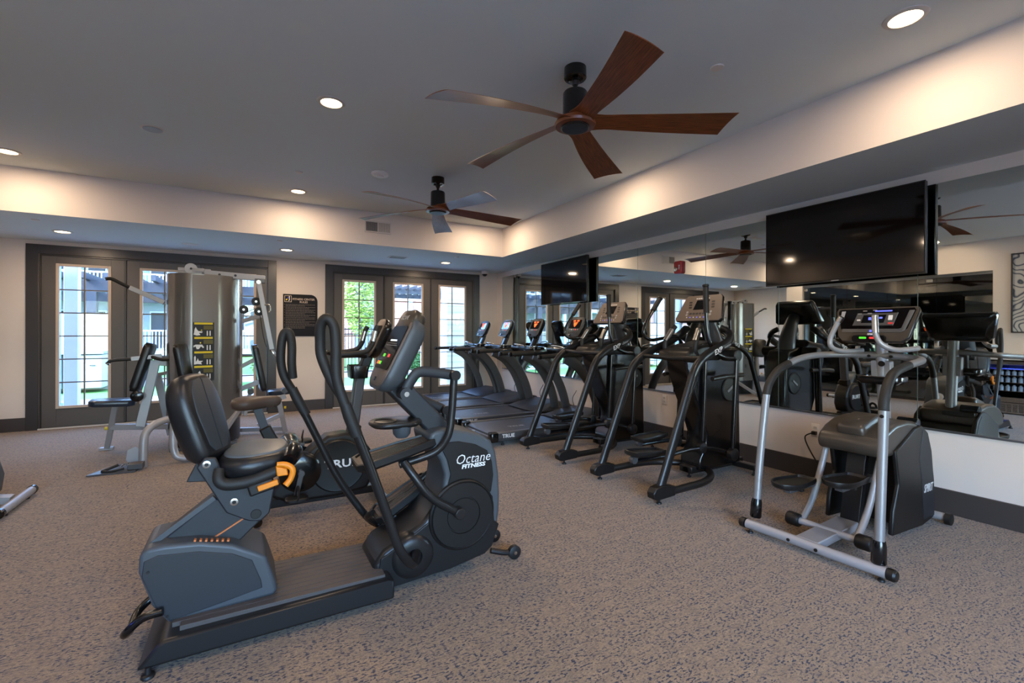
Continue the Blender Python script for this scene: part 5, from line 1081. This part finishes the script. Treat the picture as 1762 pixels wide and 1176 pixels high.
# top frame and pulleys
bm('top_beam', (-.70, 6.50, 2.03), (.17, 6.42, 1.98), .06, .07); bm('top_beam', (-.42, 6.45, 2.025), (-.42, 7.2, 2.025), .06, .07); bm('top_plate', (-.70, 6.50, 2.045), (-.45, 6.47, 2.045), .07, .04)
def pulley(c, ax, r=.055):
    c = Vector(c); ax = Vector(ax).normalized(); p = G().lathe(c-ax*.011, ax, [(0, r*.9), (.002, r), (.007, r), (.011, r*.88), (.015, r), (.020, r), (.022, r*.9)], 24).build('pulley', 'black', t); G().cyl(c-ax*.02, c+ax*.02, .012).build('pulley_bolt', 'steel', p)
pl = G().lathe((-.58, 6.46, 2.055), (.15, -1, 0), [(0, .062), (.012, .062)], 24).build('pulley_cover', 'lsilver', t); G().cyl((-.578, 6.445, 2.055), (-.576, 6.43, 2.055), .012).build('cover_bolt', 'black', pl)
for x in (-.46, -.30, -.14): G().cyl((x, 6.43, 2.0), (x, 6.41, 2.0), .014).build('bolt', 'black', t)
# left station: pulldown arm, press arm, seat
bm('lat_arm', (-.83, 6.50, 1.66), (-1.14, 6.50, 1.815), .045, .05)
G().tube([(-1.13, 6.50, 1.81), (-1.20, 6.47, 1.85), (-1.28, 6.44, 1.895), (-1.325, 6.42, 1.89)], .018, 12, 4).build('lat_handle', 'rubber', t, smooth=60)
G().tube([(-1.315, 6.50, .995), (-1.28, 6.50, 1.02), (-1.12, 6.52, 1.03)], .018, 12, 4).build('press_handle', 'rubber', t, smooth=60); G().cyl((-1.318, 6.50, .993), (-1.33, 6.50, .98), .021).build('handle_cap', 'steel', t)
bm('press_arm', (-1.13, 6.52, 1.03), (-.86, 6.56, 1.06), .05, .045); G().tube([(-.95, 6.54, 1.05), (-.84, 6.44, 1.02), (-.73, 6.38, 1.03)], .018, 12, 3).build('press_handle', 'rubber', t, smooth=60)
def pad(nm_, a, b, w_, th, m_, sd_, lab=None):
    a, b = Vector(a), Vector(b); u = (b-a); L = u.length
    return G().slab((a+b)/2, u, Vector(sd_), rr(L, w_, min(w_, L)*.22, 5), [(-th/2, .95), (-th*.35, 1), (th*.35, 1), (th/2, .94)]).build(nm_, m_, t, smooth=45, label=lab)
bm('back_upright', (-1.06, 6.62, .26), (-.93, 6.66, 1.0), .05, .09, up=(1, 0, 0))
pad('backrest', (-1.11, 6.60, .66), (-.965, 6.64, 1.20), .26, .07, 'vinyl', (.1, 1, 0))
G().lathe((-1.07, 6.50, .62), (0, -1, 0), [(-.08, .045), (.0, .062), (.02, .06), (.03, .03), (.031, .001)], 20).build('adjust_knob', 'gloss', t)
pad('seat', (-1.49, 6.58, .565), (-1.10, 6.62, .545), .30, .065, 'bluev', (0, 1, 0), 'black seat pad reflecting the blue daylight')
bm('front_leg', (-1.28, 6.62, .52), (-1.38, 6.78, .03), .06, .05, up=(1, 0, 0)); G().box((-1.45, 6.76, 0), (-1.33, 6.84, .03)).build('leg_foot', LS, t, bevel=.004)
bm('seat_rail', (-1.33, 6.70, .27), (-.80, 6.62, .24), .06, .06); G().cyl((-1.38, 6.68, .26), (-1.355, 6.68, .26), .018).build('yellow_pin', 'yellow', t)
bm('rear_leg', (-.98, 7.1, .82), (-.84, 7.15, .05), .05, .08, up=(1, 0, 0)); bm('rear_brace', (-1.0, 7.1, .80), (-.78, 7.0, .85), .04, .04)
bm('upper_brace', (-.95, 6.66, .99), (-.80, 6.66, .97), .05, .08)
# row station in front: foot plate, seat pad, curved tube
G().tube([(-.60, 6.10, .42), (-.72, 5.95, .425), (-.82, 5.85, .40), (-.885, 5.80, .33), (-.90, 5.77, .22), (-.90, 5.76, .0)], .036, 14, 5).build('low_frame', LS, t, smooth=60)
G().tube([(-.66, 6.10, .42), (-.66, 5.84, .40), (-.665, 5.80, .28), (-.655, 5.78, .12), (-.61, 5.77, .055), (-.50, 5.76, .04), (-.35, 5.78, .04), (-.15, 5.9, .05)], .034, 14, 5).build('cable_frame', LS, t, smooth=60)
G().prism([(-1.29, 5.60), (-.93, 5.58), (-.90, 5.86), (-1.13, 5.96)], .004, .016, 'z').build('foot_plate', 'gmetal', t)
G().prism([(-.93, .0), (-.93, .17), (-.97, .20), (-1.03, .17), (-1.04, .08), (-1.0, .0)], 5.80, 5.815).build('plate_bracket', LS, t)
G().box((-1.0, 5.62, .016), (-.88, 5.72, .07)).build('plate_block', 'gmetal', t, bevel=.006); G().box((-.985, 5.63, .07), (-.895, 5.71, .072)).build('grip_mat', 'brown', t)
g = G()
for k in range(8): 
    c = Vector((-1.06+k*.016, 5.70+.004*(k % 2), .05+.012*sin(k*.4))); g.tube([c+V(.011*cos(a), (.005*sin(a) if k % 2 else .0), (.0 if k % 2 else .005*sin(a))+.006*sin(a)) for a in [2*pi*j/8 for j in range(8)]], .0028, 6, 0, closed=True)
g.build('chain', 'steel', t, kind='stuff')
G().tube([(-1.19, 5.64, .028), (-1.13, 5.67, .045), (-1.08, 5.70, .06)], .013, 10, 3).build('strap_handle', 'rubber', t, smooth=60); G().tube([(-1.19, 5.64, .028), (-1.12, 5.62, .025), (-1.03, 5.66, .03)], .01, 10, 3).build('strap_handle', 'rubber', t, smooth=60)
pad('chest_pad', (-.59, 6.14, .82), (-.655, 6.14, 1.20), .24, .06, 'vinyl', (.25, 1, 0)); bm('chest_pad_post', (-.60, 6.16, .40), (-.62, 6.20, 1.0), .05, .05, up=(1, 0, 0))
G().beam((-.63, 6.08, .44), (-.61, 6.08, .48), .01, .03).build('orange_tab', 'orange', t)
G().box((-.52, 5.70, .08), (-.42, 5.80, .12)).build('floor_clamp', 'gmetal', t, bevel=.004); G().cyl((-.49, 5.70, .05), (-.49, 5.69, .05), .012).build('bolt', 'black', t)
# right station
bm('crossover_arm', (.10, 6.40, 1.93), (.245, 6.40, 1.12), .045, .055, up=(1, 0, 0)); bm('arm_mount', (.06, 6.42, 1.95), (.17, 6.42, 1.95), .07, .05, 'gmetal')
for c in ((.075, 6.43, 1.70), (.105, 6.43, 1.58), (-.055, 6.46, 1.60)): pulley(c, (0, 1, 0), .05)
G().tube([(-.06, 6.45, 1.545), (.07, 6.43, 1.62)], .003, 6).build('cable', 'black', t); G().tube([(.115, 6.42, 1.56), (.15, 6.42, 1.3), (.185, 6.42, 1.15)], .004, 6, 3).build('cable', 'black', t)
bm('arm_brace', (-.07, 6.50, 1.46), (.13, 6.44, 1.53), .04, .045); G().cyl((.10, 6.37, 1.93), (.10, 6.34, 1.93), .024).build('swivel_bolt', 'steel', t)
G().tube([(.165, 6.38, 1.66), (.215, 6.38, 1.66), (.225, 6.38, 1.60), (.215, 6.38, 1.57)], .010, 8, 3).build('adjust_hook', 'steel', t)
G().tube([(.235, 6.40, 1.13), (.26, 6.39, 1.08), (.29, 6.39, 1.02)], [.014, .022, .014], 10, 3).build('swivel_pulley', 'steel', t)
pad('backrest', (.165, 6.70, .58), (.055, 6.70, 1.17), .25, .065, 'vinyl', (-.1, 1, 0)); bm('pad_brace', (-.08, 6.75, .90), (.08, 6.72, .99), .05, .05); bm('pad_brace', (-.08, 6.75, .62), (.12, 6.72, .70), .05, .06)
pad('seat', (.22, 6.9, .53), (.52, 6.9, .55), .30, .06, 'bluev', (0, 1, 0), 'black seat pad reflecting the blue daylight'); bm('seat_arm', (-.10, 6.72, .33), (.42, 6.72, .50), .05, .06)
bm('right_leg', (.34, 6.75, .44), (.42, 6.78, .02), .05, .06, up=(1, 0, 0)); bm('leg_brace', (.10, 6.75, .14), (.38, 6.76, .26), .04, .05); G().cyl((.40, 6.72, .35), (.425, 6.72, .35), .018).build('yellow_pin', 'yellow', t)
bm('front_strut', (-.36, 6.05, .04), (-.06, 6.60, .46), .05, .06); bm('leg_lever', (-.04, 6.62, .30), (.02, 6.60, .62), .04, .04); G().cyl((.40, 6.60, .58), (.40, 6.72, .58), .035).build('adjust_knob', 'slate', t)
G().lathe((.02, 6.50, .60), (0, 1, 0), [(0, .035), (.2, .035)], 16).build('roller_pad', 'vinyl', t); bm('rear_frame', (-.10, 7.0, .06), (.40, 6.82, .06), .05, .05)
for x, y in ((-.70, 6.62), (-.18, 6.66)): G().box((x-.06, y-.3, 0), (x+.06, y+.3, .04)).build('floor_skid', 'gmetal', t, bevel=.004)
